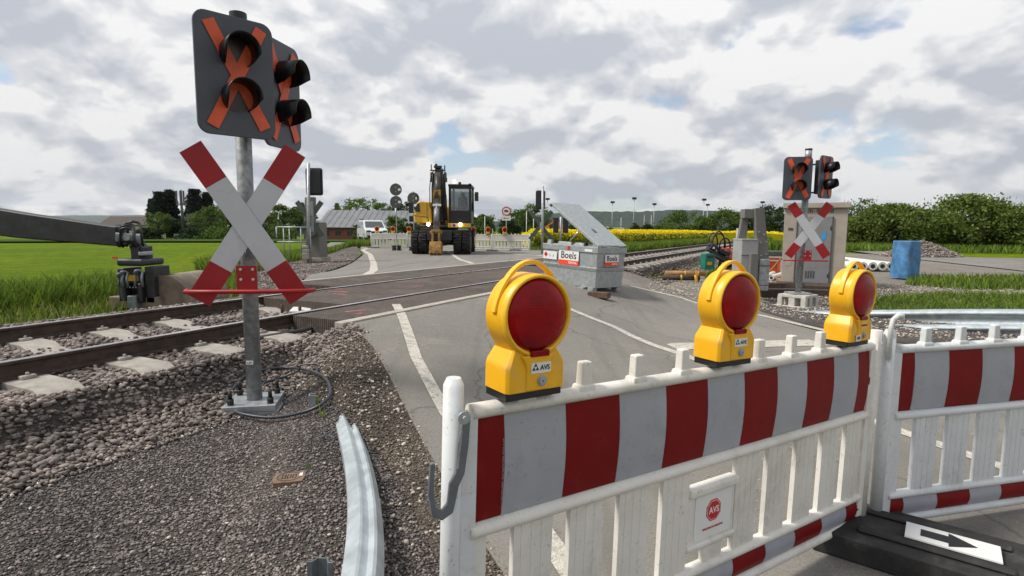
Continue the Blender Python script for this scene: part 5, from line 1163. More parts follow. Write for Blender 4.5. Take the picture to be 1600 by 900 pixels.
# ------------------------------------------------------------------ guardrails
def guardrail(name, path, ups, label, width=.30, posts=(), m='zinc_rail', flip=1, pscale=1):
    r = empty(name, (0, 0, 0), 0, label, 'guardrail', 'galvanised guardrails'); prof = [(0, .5), (.035, .44), (.08, .36), (.08, .26), (.03, .16), (.02, 0), (.03, -.16), (.08, -.26), (.08, -.36), (.035, -.44), (0, -.5)]
    if pscale < 1: prof = [(-.12, .50), (-.02, .52), (.0, .48), (.0, .28), (.06, .20), (.075, .16), (.075, -.30), (.06, -.36), (.02, -.46), (-.08, -.50)]
    prof = [(a * pscale * flip, b * width) for a, b in prof]; ps = [Vector(p) for p in path]; rt = []; up = []
    for i, p in enumerate(ps):
        d = (ps[min(i + 1, len(ps) - 1)] - ps[max(0, i - 1)]).normalized(); side = d.cross(Vector((0, 0, 1))).normalized(); an = ups[i] if isinstance(ups, (list, tuple)) else ups
        upv = (Vector((0, 0, 1)) * math.cos(an) + side * math.sin(an)).normalized(); rt.append(upv.cross(d) * -1); up.append(upv)
    MB().sweep(prof, ps, rt, up, False, pscale == 1).build('beam', m, r, solid=.004); return r
def smooth_path(pts, n=40):
    pts = [Vector(p) for p in pts]; out = []
    for i in range(len(pts) - 1):
        p0, p1, p2, p3 = pts[max(0, i - 1)], pts[i], pts[i + 1], pts[min(len(pts) - 1, i + 2)]
        for k in range(6):
            t = k / 6; out.append(.5 * ((2 * p1) + (p2 - p0) * t + (2 * p0 - 5 * p1 + 4 * p2 - p3) * t * t + (3 * p1 - p0 - 3 * p2 + p3) * t ** 3))
    out.append(pts[-1]); return out
gpts = []
for px, py, z in ((519, 620, .03), (530, 643, .055), (543, 678, .07), (556, 730, .08), (563, 785, .087), (564, 840, .095), (559, 900, .105), (548, 960, .115)):
    v = ray(px, py); k = (z + .03 - CAMZ) / v.z; p = Vector((0, 0, CAMZ)) + v * k; gpts.append(p)
gp = smooth_path(gpts); k_ = len(gp)
GR = guardrail('guardrail', gp, [R(-60)] * k_, 'curved end of a galvanised guardrail sunk into the gravel beside the barrier', .125, m='zinc_rail', pscale=.55)
def sigma(px, py, hgt_, rz):
    v = ray(px, py); p = Vector((0, 0, CAMZ)) + v * ((.0 - CAMZ) / v.z); s_ = MB(); o = [(-.05, .022), (-.032, .022), (-.018, -.004), (.018, -.004), (.032, .022), (.05, .022)]
    vs = [(x, y, z) for z in (-.05, hgt_) for x, y in o]; s_.add(vs, [(i, i + 1, 7 + i, 6 + i) for i in range(5)]); q = s_.build('post', 'steelpost', GR, solid=.006, bevel=.001); q.location = (p.x, p.y, 0); q.rotation_euler = (0, 0, rz)
M['steelpost'] = mat('guardrail_post', (.16, .18, .19), .5, .4, .2, 16, .1, 60)
sigma(514, 705, .10, R(172)); sigma(505, 915, .11, R(176))
gr2 = [P(1186, 489, 9.6), P(1230, 488, 9.35), P(1300, 487, 9.0), P(1400, 486, 8.5), P(1520, 485, 8.0), P(1700, 486, 7.3)]
g2 = guardrail('guardrail', smooth_path([p - Vector((0, 0, .13)) for p in gr2]), 0.0, 'straight galvanised guardrail along the right roadside, behind the third lamp', .30, flip=1)
for px, Y in ((1330, 8.9), (1500, 8.2)): p = P(px, 500, Y); MB().box((p.x, p.y + .1, -.02), (.10, .06, .3)).build('post', 'steelpost', g2)
g3 = guardrail('guardrail', [p + Vector((-.05, -.75, -.20)) for p in smooth_path(gr2[2:])], 0.0, 'lower second guardrail running just in front of the straight roadside guardrail', .24, flip=1)

# ------------------------------------------------------------------ cable loop, valve cover and bits round the near signal
c0 = Vector((-1.56, 4.02, 0)); loop = []
for px, py in ((352, 632), (362, 612), (385, 592), (420, 582), (452, 580), (488, 586), (510, 600), (516, 615), (505, 632), (478, 645), (440, 653), (410, 654), (375, 648), (355, 638)):
    p = G(px, py, .02); loop.append(Vector((p.x, p.y, hgt(p.x, p.y) + (.03 if py > 610 else .05))))
lp = []
for i in range(len(loop)):
    p0, p1, p2, p3 = (loop[(i + k - 1) % len(loop)] for k in range(4))
    for k in range(5): t = k / 5; lp.append(.5 * ((2 * p1) + (p2 - p0) * t + (2 * p0 - 5 * p1 + 4 * p2 - p3) * t * t + (3 * p1 - p0 - 3 * p2 + p3) * t ** 3))
o = MB().tube(lp, .0115, 8, closed=True).build('cable_loop', 'cable'); tag(o, 'loop of dark cable lying round the foot plate of the large signal', 'cable')
ps = [G(412, 598, .03), G(445, 588, .05), G(466, 580, .08)]; pt = P(470, 571, ps[-1].y); pe = P(490, 569, ps[-1].y - .02); pe2 = P(495, 574, ps[-1].y - .04); pd = G(496, 608)
o = MB().tube(smooth_path([ps[0], ps[1], ps[2], pt, pe, pe2, (pe2 + pd) / 2, Vector((pd.x, pd.y, pd.z - .03))]), .008, 7).build('cable_end', 'cable'); tag(o, 'dark bent cable rising from the gravel beside the cable loop', 'cable')
g = G(452, 748); r = empty('valve_cover', Vector((g.x, g.y, g.z)), R(14), 'small brown cast-iron water valve cover set in the dark gravel', 'valve cover')
MB().prism([(-.072, -.062), (.072, -.062), (.082, .0), (.078, .062), (-.072, .062), (-.082, .0)], -.03, .012, None, 'xy').build('cover', 'sepia', r, bevel=.004)
ov = [(.058 * math.cos(2 * PI * k / 28), .050 * math.sin(2 * PI * k / 28)) for k in range(28)]; MB().tube([(x, y, .0125) for x, y in ov], .0022, 5, closed=True).build('oval_rib', 'rust', r)
for x in (-.026, .0, .026): MB().tube([(x - .008, -.022, .0125), (x + .008, -.022, .0125), (x + .008, .022, .0125), (x - .008, .022, .0125)], .0026, 5, closed=True).build('raised_mark', 'rust', r)
MB().box((.058, .012, .0135), (.016, .036, .002)).build('white_label', 'label', r)
g = G(484, 634); r = empty('steel_channel', g, R(20), 'short pale steel channel stub sticking out beside the guardrail end', 'steel channel'); MB().box((0, 0, .035), (.008, .05, .09)).box((.02, .025, .035), (.04, .006, .09)).box((.02, -.025, .035), (.04, .006, .09)).build('channel', 'zinc', r)
# white deflector plate between the rails, cable joints
def RZ(px, py, z): v = ray(px, py); return Vector((0, 0, CAMZ)) + v * ((z - CAMZ) / v.z)
dp = [RZ(452, 486, .33), RZ(482, 487, .33), RZ(497, 470, .41), RZ(472, 465, .41)]
cc = sum(dp, Vector()) / 4; r = empty('deflector_plate', cc, 0, 'white sloping steel plate between the rails at the edge of the crossing panels', 'steel plate')
cdp = MB(); cdp.add([p - cc for p in dp] + [p - cc - Vector((0, 0, .012)) for p in dp], [(0, 1, 2, 3), (7, 6, 5, 4), (0, 4, 5, 1), (1, 5, 6, 2), (2, 6, 7, 3), (3, 7, 4, 0)]); cdp.build('plate', 'plateworn', r); 
for t in (5.3, 5.6): x, y = xy(4.95, t); MB().cyl(Vector((x, y, .24)) - cc, Vector((x, y, .39)) - cc, .02, n=8).build('support', 'rust', r)
M_ = None
for s0, t0, s1, t1, lb in ((3.9, 6.32, 4.9, 6.3, 'black cable joint along the far rail by the crossing edge'), (3.55, 4.35, 4.5, 4.25, 'black cable joint with bright end along the near rail')):
    a = Vector((*xy(s0, t0), .31)); b = Vector((*xy(s1, t1), .31)); r = empty('cable_joint', a, 0, lb, 'cable joint', 'cable joints beside the rails'); MB().cyl((0, 0, 0), (b - a) * .8, .032, n=10).build('sleeve', 'rubber', r); MB().cyl((b - a) * .8, b - a, .022, n=8).build('clamp', 'zinc', r)
    MB().tube([(b - a), (b - a) + Vector((.05, .08, -.03)), (b - a) + Vector((.1, .2, -.08))], .01, 6).build('lead', 'black', r)

# ------------------------------------------------------------------ digger tool and bucket at the left edge, beyond the rails
Ye = 7.7; K = Ye / F; g = P(228, 480, Ye); r = empty('digger_arm', g, 0, 'black digger arm with hoses, yellow sticker and worn curved bucket at the left edge', 'digger arm')
X = lambda px: (px - 228) * K; Z = lambda py: (480 - py) * K
bk = MB(); cxx, czz = X(262), Z(480) ; arcp = [(X(252) , Z(430))] + [(X(252) + (X(303) - X(252)) * math.sin(R(a)), Z(478) + (Z(428) - Z(478)) * math.cos(R(a))) for a in range(20, 96, 8)] + [(X(252), Z(480))]
bk.prism(arcp, -.02, .0); bk.prism(arcp, .95, .97); sh = [(x, z) for x, z in arcp[:-1]]
vs = [(x, y, z) for y in (-.01, .97) for x, z in sh]; n = len(sh); bk.add(vs, [(i, i + 1, n + i + 1, n + i) for i in range(n - 1)], None, True); bk.build('bucket', 'bucket', r, solid=.012)
MB().prism([(X(180), 0), (X(262), 0), (X(256), Z(462)), (X(180), Z(462))], -.12, .3).build('bucket_base', 'bucket', r, bevel=.01)
def bx(n_, a, b, y0, y1, m='exdark', bev=.012): return MB().box(((X(a[0]) + X(b[0])) / 2, (y0 + y1) / 2, (Z(a[1]) + Z(b[1])) / 2), (abs(X(b[0]) - X(a[0])), y1 - y0, abs(Z(b[1]) - Z(a[1])))).build(n_, m, r, bevel=bev)
bx('coupler_frame', (196, 432), (250, 470), 0, .35, 'exdark'); bx('coupler_side', (238, 415), (252, 472), -.12, .25, 'exdark'); bx('coupler_side', (196, 418), (207, 470), -.12, .25)
bx('rotor_housing', (200, 403), (241, 414), -.18, .3, 'exdark', .03); bx('rotor_block', (217, 384), (230, 404), -.1, .2, 'exdark'); bx('link', (232, 392), (239, 398), -.15, .1, 'zinc'); bx('grey_motor', (216, 459), (230, 480), -.22, -.05, 'steelpost'); bx('yellow_sticker', (214.5, 428), (229, 437), -.145, -.13, 'exyellow', .001); bx('rotor_plate', (212, 424), (231, 441), -.13, .0, 'exdark')
bx('cylinder', (204, 440), (212, 468), -.2, -.08, 'exdark', .03); bx('cylinder', (231, 440), (238, 470), -.2, -.08, 'black', .02); bx('orange_sticker', (196, 399), (204, 403), -.20, -.19, 'orange', .001)
MB().prism([(X(196), Z(362)), (X(222), Z(368)), (X(224), Z(376)), (X(196), Z(378))], -.12, .12).build('dipper_end', 'steelpost', r, bevel=.02); MB().cyl((X(215), -.14, Z(370)), (X(215), .14, Z(370)), .045, n=16).build('pin', 'zinc', r)
MB().prism([(X(222), Z(372)), (X(234), Z(386)), (X(232), Z(400)), (X(218), Z(400)), (X(212), Z(378))], -.08, .08).build('tilt_link', 'exdark', r, bevel=.01)
MB().prism([(X(198), Z(354)), (X(198), Z(384)), (X(40), Z(372)), (X(-160), Z(345)), (X(-160), Z(300)), (X(60), Z(335))], -.11, .11).build('dipper', 'exdark', r, bevel=.02)
for i, (xa, xb, zt, y) in enumerate(((204, 230, 352, -.14), (202, 226, 349, -.08), (206, 233, 356, -.18), (204, 231, 346, 0), (207, 222, 380, -.12), (207, 219, 422, -.2), (228, 242, 420, -.2), (204, 213, 425, -.22))):
    zb = 385 if i < 5 else 445; MB().tube([(X(xa + (xb - xa) * (.5 - .5 * math.cos(PI * k / 12))), y + .03 * math.sin(k), Z(zb - (zb - zt) * math.sin(PI * k / 12) ** .6)) for k in range(13)], .017, 7).build('hose', 'black' if i < 5 else 'steelpost', r)
for i in range(6): MB().cyl((X(212 + 4.5 * i), -.14, Z(447)), (X(212 + 4.5 * i), -.15, Z(447)), .010, n=6).build('bolt', 'zinc', r)
# ------------------------------------------------------------------ loose stones and plants near the viewer
FG = [tuple(xy(.2, 3.72)), (-2.5, 1.6), (-.02, 1.75), (-.20, 2.46), (-.38, 2.89), (-.67, 3.54), (-.91, 4.09), (-1.16, 4.62), (-1.6, 5.2), (-1.9, 5.0), tuple(xy(3.2, 3.8)), tuple(xy(1.6, 3.76))]
def chip_pts(poly, n, dz, avoid=()): return scatter(poly, n, dz, avoid)
stones('gravel_chips', chip_pts(FG, 36000, -.010, [WARM]), (.008, .021), 'chips', .55)
stones('gravel_chips', chip_pts([p for p in WARM], 12000, -.005), (.007, .020), 'chips_warm', .6)
stones('pale_pebbles', chip_pts(WARM, 330, -.001), (.012, .032), 'pebble', .7)
stones('pale_pebbles', chip_pts(FG, 520, -.004), (.008, .022), 'pebble', .7)
stones('pale_pebbles', chip_pts([(-.62, 2.0), (-.35, 2.0), (-.45, 2.75), (-.7, 2.75)], 40, 0), (.012, .028), 'pebble', .8)
stones('road_grit', [(x, y, hroad(x, y) + .001) for x, y, z in scatter(NEAR, 900, 0)], (.004, .016), 'pebble', .7)
stones('road_grit', [(x, y, hroad(x, y) + .001) for x, y, z in scatter([(1.1, 2.4), (.5, 3.2), (2.0, 4.2), (2.2, 3.4)], 500, 0)], (.004, .014), 'pebble', .7)
tr_ = [xy(s, 3.95) for s in np.arange(.2, 4.0, .7)] + [xy(s, 3.40) for s in np.arange(4.0, .2, -.7)]
stones('gravel_chips', chip_pts(tr_, 7000, .0), (.010, .03), 'ballaststone', .6)
stones('pale_pebbles', chip_pts(tr_, 1100, .0), (.012, .035), 'pebble', .7)
stones('yard_stones', chip_pts([(2.5, 10.6), (4.2, 9.2), (5.0, 7.0), (9.5, 6.5), (12, 13), (8, 15.5), (4.3, 14.5)], 9000, -.004), (.015, .05), 'pebble', .6)
stones('yard_stones', chip_pts([(4.3, 9.4), (5.2, 6.3), (8.5, 6.5), (9.5, 12.8), (6.4, 12.9), (5.0, 11.6)], 9000, -.004), (.012, .035), 'chips', .6)
stones('shoulder_stones', chip_pts([(-4.5, 12.0), (-5.3, 18), (-6.5, 24), (-9, 27), (-8.6, 22), (-7.3, 17), (-6.3, 13.3), tuple(xy(6.6, 7.7))], 6000, -.004), (.03, .07), 'ballaststone', .6)
hp = MB(); gq = GX(1396, 30)
for j in range(7):
    for k in range(28): pass
heap = []
while len(heap) < 3600:
    x, y = rng.uniform(-2.0, 2.0), rng.uniform(-1.5, 1.5); q = 1 - math.hypot(x / 2.0, y / 1.5)
    if q > 0: heap.append((gq.x + 1.6 + x, gq.y + y, gq.z + .85 * q + rng.uniform(-.05, .05)))
stones('gravel_heap', heap, (.05, .16), 'ballaststone', .8)
def grass(poly, n, h, wd, m='grassblade', lean=.35, dz=-.02): return blades('grass', scatter(poly, n, dz), h, wd, m, lean)
T = lambda s, t: tuple(xy(s, t))
grass([T(-8, 7.9), T(-8, 10.5), T(2.5, 10.4), T(5.8, 10.6), (-7.8, 15), (-6.9, 14), T(6.2, 8.0)], 16000, (.04, .22), .016)
grass([T(-8, 7.8), T(-8, 10.8), T(5.8, 10.6), T(6.2, 8.0)], 4000, (.06, .24), .012, 'drygrass')
grass([T(3.0, 9.0), T(3.0, 10.6), T(6.0, 10.8), T(6.2, 9.2)], 4500, (.15, .50), .022)
grass([(-9.6, 17), (-12, 33), (-9.8, 33), (-8.9, 25), (-7.6, 18), (-6.8, 14.2), (-8, 14)], 16000, (.12, .45), .03)
grass([(-7.4, 13.2), (-6.7, 13.4), (-7.0, 16.5), (-8.0, 16.8)], 2500, (.05, .3), .02, 'drygrass')
grass([(-8.8, 16.6), (-7.2, 16.6), (-7.5, 18.2), (-9, 18)], 2600, (.2, .5), .03)
grass([(-10.2, 33.5), (-8.4, 33.5), (-8.6, 36.5), (-11, 36.5)], 3000, (.15, .5), .04)
grass([(6.1, 9.6), (7.8, 8.0), (12, 7.6), (12.5, 11.5), (9.4, 12.0), (6.8, 10.8)], 14000, (.04, .17), .016, lean=.6)
grass([(9.9, 14.0), (11.6, 16.0), (22, 17), (22, 13), (10.5, 12.9)], 9000, (.06, .25), .03)
grass([(17, 38), (27, 36), (48, 37), (52, 50), (24, 56)], 22000, (.2, .6), .09)
grass([T(21, 8.2), T(50, 7.9), T(50, 10.0), T(27, 10.2)], 24000, (.15, .55), .045)
grass([(-.8, 30.4), (4.0, 28.9), (4.6, 31.5), (-.6, 31.4)], 1500, (.05, .25), .035)
grass([T(16.5, 2.6), T(20, 2.4), T(20, 1.7), T(17, 2.0)], 1600, (.05, .3), .03)
for lb, p, n, hh in (('small green weed tuft inside the cable loop by the steel channel', G(494, 629), 16, .07), ('second small green weed tuft just below the cable loop', G(505, 650), 12, .08), ('tiny weed tuft above the valve cover', G(484, 727), 8, .03)):
    pts = [(p.x + rng.normal(0, .012), p.y + rng.normal(0, .012), p.z - .005) for _ in range(n)]; o = blades('weed_tuft', pts, (hh * .5, hh), .006, 'grassblade', .45, None, None); tag(o, lb, 'weed', 'weed tufts in the gravel')

# ------------------------------------------------------------------ rapeseed field
rp = [(1.3, 32.6), (5.0, 34.0)] + [T(s, 9.9) for s in np.arange(34, 62, 3)] + [(95, 78), (70, 100), (10, 100), (1.0, 62)]
sheet('rapeseed_canopy', rp, .95, 'rapebase', 2.2, 1.0, kind='stuff')
def rape(n, y0, y1, size, zlo, zhi, m, poly=rp):
    pts = []
    while len(pts) < n:
        y = y0 * (y1 / y0) ** rng.random(); x = rng.uniform(.5, y * 1.0)
        if inpoly(x, y, poly): pts.append((x, y, hgt(x, y) + rng.uniform(zlo, zhi)))
    V, Fc = leafquads(np.array(pts), size); tag(fast('rapeseed_flowers' if m == 'rapeflower' else 'rapeseed_leaves', V, Fc, m), kind='stuff')
rape(30000, 28, 60, .13, .90, 1.14, 'rapeflower'); rape(12000, 50, 98, .24, .92, 1.12, 'rapeflower')
edge = [(1.0, 31.9), (5.0, 33.2)] + [T(s, 9.5) for s in np.arange(34, 60, 3)] + [T(s, 10.5) for s in np.arange(60, 34, -3)] + [(1.0, 33)]
rape(9000, 28, 60, .16, .05, .85, 'rapeleaf', edge); rape(5000, 28, 60, .10, .55, 1.1, 'rapeflower', edge)

# ------------------------------------------------------------------ trees, hedges
def plant(kind, px, topy, wpx, Y, label, m='leaf_mid', leaf=None, dens=1.0, seed=None, cat=None, group=None, name=None, basey=None):
    g = GX(px, Y); h = P(px, topy, Y).z - g.z; return tree(kind, g, h, wpx * Y / F, label, cat or ('bush' if kind == 'bush' else 'tree'), group, m, leaf or max(.10, Y * .0032), dens, seed, name)
GT = 'trees beyond the fields'
for px, ty, w_, Y, lb in ((252, 302, 34, 128, 'dark conifer, widest of the three left of the telecom mast'), (241, 312, 22, 131, 'dark conifer farthest left of the group'), (268, 299, 30, 130, 'tall dark conifer directly left of the telecom mast'), (306, 298, 34, 128, 'tall dark conifer right of the telecom mast'), (326, 303, 28, 130, 'dark conifer behind the upper arm of the large cross')):
    plant('cone', px, ty, w_ * 1.25, Y, lb, 'needle', .50, 3.0, group='dark conifers on the left')
for px, ty, w_, Y, m, lb in ((250, 333, 40, 112, 'leaf_mid', 'round green tree before the conifers at the far left'), (332, 323, 46, 112, 'leaf_mid', 'round green tree left of the large cross'), (303, 334, 34, 116, 'leaf_blossom', 'pale tree behind the foot of the telecom mast'), (354, 322, 36, 118, 'leaf_mid', 'leafy tree half hidden by the large cross'), (383, 332, 40, 118, 'leaf_dark', 'dark leafy tree behind the centre of the large cross'), (276, 342, 26, 114, 'leaf_dark', 'low dark tree under the conifers'),
    (415, 325, 34, 112, 'leaf_light', 'light green tree right of the large cross'), (437, 317, 46, 112, 'leaf_mid', 'tall leafy tree between the large cross and the grey barrier drive'), (462, 325, 40, 115, 'leaf_mid', 'leafy tree directly left of the grey barrier drive'), (476, 318, 34, 120, 'leaf_dark', 'dark tree behind the left crossing signal seen from behind'),
    (558, 308, 48, 135, 'leaf_light', 'light green treetop above the left half of the grey hall roof'), (598, 309, 40, 135, 'leaf_light', 'light green treetop above the middle of the grey hall roof'), (634, 314, 44, 118, 'leaf_dark', 'dark round tree behind the round signs'), (648, 330, 40, 105, 'leaf_mid', 'green tree at the right end of the grey hall'), (530, 318, 22, 150, 'leaf_mid', 'small treetop above the left end of the grey hall'),
    (756, 336, 34, 112, 'leaf_mid', 'low green tree just right of the excavator'), (743, 340, 26, 116, 'leaf_dark', 'dark low tree behind the excavator mirror'), (812, 325, 50, 92, 'leaf_mid', 'big leafy tree behind the truck sign'), (834, 319, 46, 92, 'leaf_mid', 'tall leafy tree behind the right crossing signal seen from behind'), (795, 342, 28, 90, 'leaf_dark', 'dark low tree left of the truck sign'),
    (1062, 330, 60, 110, 'leaf_mid', 'broad round tree beyond the rapeseed, farthest left of the three large ones'), (1104, 338, 40, 112, 'leaf_mid', 'lower tree between two large round ones beyond the rapeseed'), (1127, 325, 50, 108, 'leaf_mid', 'large round tree beyond the rapeseed, left of the barrier drive'), (1158, 334, 44, 110, 'leaf_mid', 'tree seen between the arms of the right barrier drive'), (1203, 319, 50, 104, 'leaf_dark', 'dark round tree between barrier drive and beige cabinet'), (1183, 332, 34, 108, 'leaf_dark', 'dark tree behind the right arm of the barrier drive'),
    (1340, 306, 56, 62, 'leaf_mid', 'rounded tree directly right of the beige cabinet'), (1318, 318, 34, 66, 'leaf_dark', 'darker tree touching the right edge of the beige cabinet roof')):
    plant('round', px, ty, w_, Y, lb, m, None, 1.0, group=GT)
for px, ty, w_, Y, m, lb in ((992, 349, 26, 108, 'leaf_dark', 'dark bush beyond the rapeseed right of the white hall'), (1010, 348, 30, 108, 'leaf_dark', 'second dark bush beyond the rapeseed'), (1028, 350, 30, 108, 'leaf_mid', 'green bush left of the broad round tree'), (950, 353, 26, 105, 'leaf_mid', 'low bush just right of the open tank lid'), (925, 346, 44, 100, 'leaf_mid', 'bush behind the open tank lid'), (895, 348, 40, 100, 'leaf_dark', 'bush between the house and the tank lid'),
    (566, 341, 24, 80, 'leaf_mid', 'round bush before the left part of the grey hall'), (618, 335, 40, 78, 'leaf_mid', 'wide bush before the right part of the grey hall'), (646, 345, 30, 78, 'leaf_dark', 'dark bush beside the excavator'), (345, 352, 60, 104, 'leaf_mid', 'hedge bush behind the left arm of the large cross'), (395, 350, 60, 104, 'leaf_dark', 'dark hedge bush behind the middle of the large cross'), (440, 350, 60, 104, 'leaf_mid', 'hedge bush right of the large cross'), (300, 356, 40, 108, 'leaf_dark', 'low hedge bush at the foot of the telecom mast'), (225, 356, 34, 110, 'leaf_dark', 'low hedge bush before the dark-roofed house'), (1085, 352, 50, 110, 'leaf_dark', 'low hedge bush under the right large trees'), (1160, 352, 60, 106, 'leaf_dark', 'low hedge bush behind the barrier drive'), (1205, 348, 40, 102, 'leaf_dark', 'low hedge bush left of the beige cabinet'), (1035, 356, 60, 112, 'leaf_dark', 'low hedge bush under the broad round tree')):
    plant('bush', px, ty, w_, Y, lb, m, None, .9, group='bushes beyond the fields')
for px, ty, w_, Y, lb in ((1362, 338, 70, 46, 'left end of the leafy hedge right of the beige cabinet'), (1394, 320, 84, 45, 'tallest part of the hedge at the right edge of the view'), (1446, 331, 90, 43, 'hedge bush behind the blue tarpaulin, outside right'), (1506, 306, 110, 42, 'hedge bush farther right'), (1590, 322, 120, 41, 'hedge bush farthest right')):
    plant('round', px, ty, w_ * 1.05, Y, lb, 'leaf_hedge' if int(px) % 4 else 'leaf_mid', .22, 3.4 if px < 1500 else 2.2, group='hedge bushes on the right', name='hedge_bush')

# ------------------------------------------------------------------ buildings and masts far away
def px_box(name, pxa, pxb, topy, Y, dep, m, parent, zlo=0.0):
    a = P(pxa, topy, Y); b = P(pxb, topy, Y); g = hgt((a.x + b.x) / 2, Y); return None
def hall():
    Y = 92; g = GX(580, Y); r = empty('farm_hall', g, R(2), 'long low hall with grey ribbed roof and red brick wall behind the van', 'hall'); K = Y / F
    x0, x1 = (500 - 580) * K, (664 - 580) * K; ze, zr = P(580, 356, Y).z - g.z, P(580, 329.5, Y + 7).z - g.z
    w_ = MB(); w_.box(((x0 + x1) / 2, 7, ze / 2), (x1 - x0, 14, ze)); w_ = w_.build('wall', 'brick', r)
    for k in range(9): x = x0 + 1.2 + k * 1.9; MB().box((x, -.02, ze * .55), (.9, .06, ze * .35)).build('window', 'windark', w_)
    rf = MB(); rf.add([(x0 - .4, -.6, ze - .02), (x1 + .4, -.6, ze - .02), (x1 + .4, 7, zr), (x0 - .4, 7, zr), (x0 - .4, 14.6, ze), (x1 + .4, 14.6, ze)], [(0, 1, 2, 3), (3, 2, 5, 4)]); rf = rf.build('roof', 'roofgrey', r, solid=.15)
    n = 34
    for k in range(n):
        x = x0 + (x1 - x0) * (k + .5) / n
        if k % 2 == 0: MB().cyl((x, -.55, ze + .09), (x, 6.9, zr + .08), .045, n=4).build('roof_rib', 'roofdark' if 0 else 'roofgrey', rf)
    MB().cyl((.4 * x1, 3, ze + 1), (.4 * x1, 3, zr + .4), .15, n=8).build('vent_pipe', 'zinc', rf)
hall()
def house(px, topy, eavey, wpx, Y, wall, roof, label, rz=0, dep=7, wins=()):
    g = GX(px, Y); K = Y / F; r = empty('house', g, rz, label, 'house'); hw = wpx * K / 2; ze = P(px, eavey, Y).z - g.z; zr = P(px, topy, Y).z - g.z
    MB().prism([(-hw, -.5), (hw, -.5), (hw, ze), (0, zr - .1), (-hw, ze)], 0, dep).build('wall', wall, r)
    rf = MB(); o = .35; rf.add([(-hw - o, -.4, ze - .2), (0, -.4, zr), (hw + o, -.4, ze - .2), (-hw - o, dep + .4, ze - .2), (0, dep + .4, zr), (hw + o, dep + .4, ze - .2)], [(0, 1, 4, 3), (1, 2, 5, 4)]); rf = rf.build('roof', roof, r, solid=.16)
    for x, z in wins: MB().box((x * hw, -.02, z * ze), (.8, .08, .9)).build('window', 'windark', r)
    return r, rf, hw, ze, zr
house(864, 347, 357, 25, 62, 'cream', 'roofred', 'small cream house with red tiled roof behind the right back-turned signal', R(-12), 6, ((0, 1.0),))
r, rf, hw, ze, zr = house(243, 339, 351, 50, 118, 'cream', 'roofdark', 'house with dark tiled roof at the far left behind the digger arm', R(88), 9); r.rotation_euler = (0, 0, R(90))
g = GX(963, 150); K = 150 / F; r = empty('white_hall', g, 0, 'small white industrial hall beyond the rapeseed', 'hall'); MB().box((0, 3, 1.6), (24 * K, 6, 3.4)).build('wall', 'label', r); MB().box((0, 3, 3.45), (24.6 * K, 6.3, .25)).build('roof', 'roofgrey', r)
def pole(px, topy, Y, label, rad=.11, heads=2, m='zinc'):
    g = GX(px, Y); z = P(px, topy, Y).z - g.z; r = empty('floodlight_mast', g, 0, label, 'light mast', 'thin masts on the horizon'); MB().cyl((0, 0, -.3), (0, 0, z), rad, rad * .6, n=8).build('pole', m, r)
    if heads: MB().box((0, -.1, z), (.9, .3, .45)).build('lamp_head', 'boardback', r)
for px, ty, Y, lb in ((855, 311, 125, 'thin light mast behind the right back-turned signal'), (956, 316, 125, 'light mast just right of the open tank lid'), (989.5, 310, 120, 'tallest light mast, beyond the dark bushes'), (1021, 319, 130, 'light mast left of the broad round tree'), (1098, 312, 125, 'light mast left of the large round tree, with square head'), (1104, 320, 140, 'shorter light mast right beside a taller one'), (1189, 316, 130, 'light mast between barrier drive and beige cabinet')): pole(px, ty, Y, lb)
for px, ty, Y, lb in ((970, 340, 130, 'short pale pole right of the white hall'), (1017, 336, 135, 'short pole between bushes and mast'), (1006, 336, 170, 'thin lattice-like pole above the dark bushes'), (822.5, 330, 80, 'pale pole before the tree behind the truck sign'), (833.5, 331, 82, 'second pale pole before the tree, near the back-turned signal'), (757.5, 338, 85, 'pale pole right of the excavator')): pole(px, ty, Y, lb, .07, 0, 'pipewhite')
g = GX(286, 112); r = empty('telecom_mast', g, 0, 'telecom mast with three panel antennas between the conifers', 'mast'); zt = P(286, 297, 112).z - g.z; K = 112 / F
MB().cyl((0, 0, -.3), (0, 0, zt), .30, .2, n=12).build('pole', 'signgrey', r)
for dx in (-6, 0, 5): MB().box((dx * K, -.25, zt - 1.6), (.28, .18, 2.9)).build('panel_antenna', 'signgrey', r)
MB().box((0, 0, zt - 2.6), (11 * K, .15, .12)).build('antenna_arm', 'signgrey', r)
MB().box((.8, -1, .5), (3.4, 1.2, 1.1)).build('equipment_cabinet', 'zinc', r)
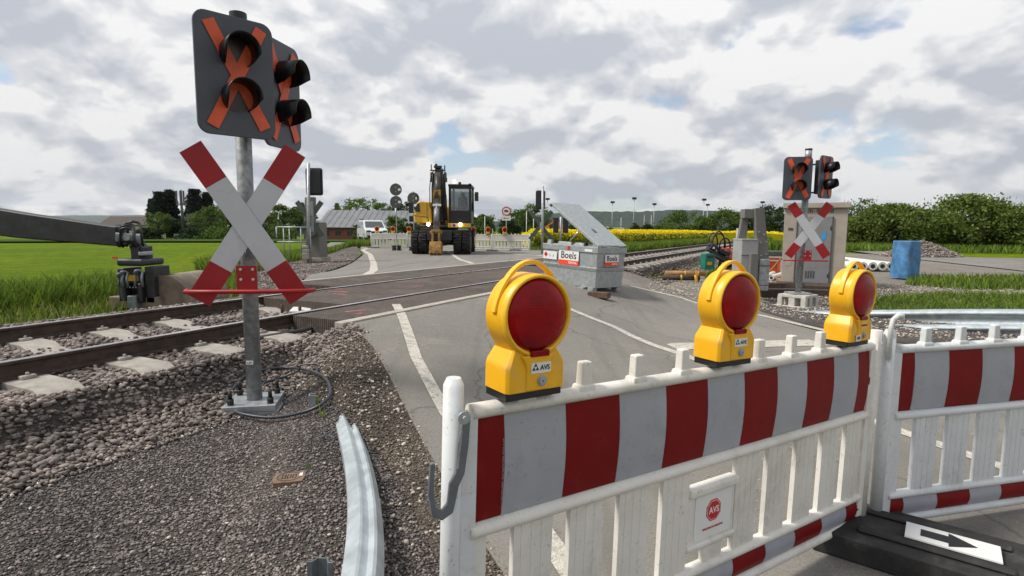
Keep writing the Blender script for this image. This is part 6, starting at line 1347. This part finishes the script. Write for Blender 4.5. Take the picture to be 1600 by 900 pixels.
def hill(name, prof, D, m, amp, seed, depth=.35):
    V = []; Fc = []; xs = np.arange(prof[0][0], prof[-1][0] + 1, 6 if D < 4000 else 16); rows = 9
    for i, px in enumerate(xs):
        ty = np.interp(px, [p[0] for p in prof], [p[1] for p in prof])
        for j in range(rows):
            f = j / (rows - 2) if j < rows - 1 else 1.3; Dj = D * (1 - depth + depth * min(f, 1)) * (1.0 if j < rows - 1 else 1.25)
            t = P(px, ty, D).z; z = -6 + (t + 6) * (math.sin(min(f, 1) * PI / 2) ** 1.1) if j < rows - 1 else -6
            x = P(px, 360, D).x / D * Dj
            if 0 < j < rows - 1: z += amp * noise.noise((x * .012 + seed, Dj * .012, 0)) + amp * .7 * noise.noise((x * .05, Dj * .05, seed))
            V.append((x, Dj, z))
    for i in range(len(xs) - 1):
        for j in range(rows - 1): a = i * rows + j; Fc.append((a, a + rows, a + rows + 1, a + 1))
    me = bpy.data.meshes.new(name); me.from_pydata(V, [], Fc); me.materials.append(M[m]); tag(link(name, me), kind='structure')
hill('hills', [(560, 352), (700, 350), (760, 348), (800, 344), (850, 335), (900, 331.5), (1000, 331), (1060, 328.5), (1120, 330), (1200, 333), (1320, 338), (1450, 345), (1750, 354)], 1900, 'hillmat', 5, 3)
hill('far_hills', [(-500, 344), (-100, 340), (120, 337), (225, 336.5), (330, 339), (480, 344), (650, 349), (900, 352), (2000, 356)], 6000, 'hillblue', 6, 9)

# ------------------------------------------------------------------ air: thin even haze round everything
mh = bpy.data.materials.new('haze'); mh.use_nodes = True; nh = mh.node_tree; nh.nodes.remove(nh.nodes['Principled BSDF'])
pv_ = nh.nodes.new('ShaderNodeVolumePrincipled'); pv_.inputs['Color'].default_value = (.86, .92, 1, 1); pv_.inputs['Density'].default_value = 0.000045; pv_.inputs['Anisotropy'].default_value = .2
nh.links.new(pv_.outputs[0], nh.nodes['Material Output'].inputs['Volume']); M['haze'] = mh
hz_ = MB().box((0, 0, 0), (25000, 25000, 420)).build('haze', 'haze'); hz_.location = (0, 0, 210 - 8); tag(hz_, kind='stuff')
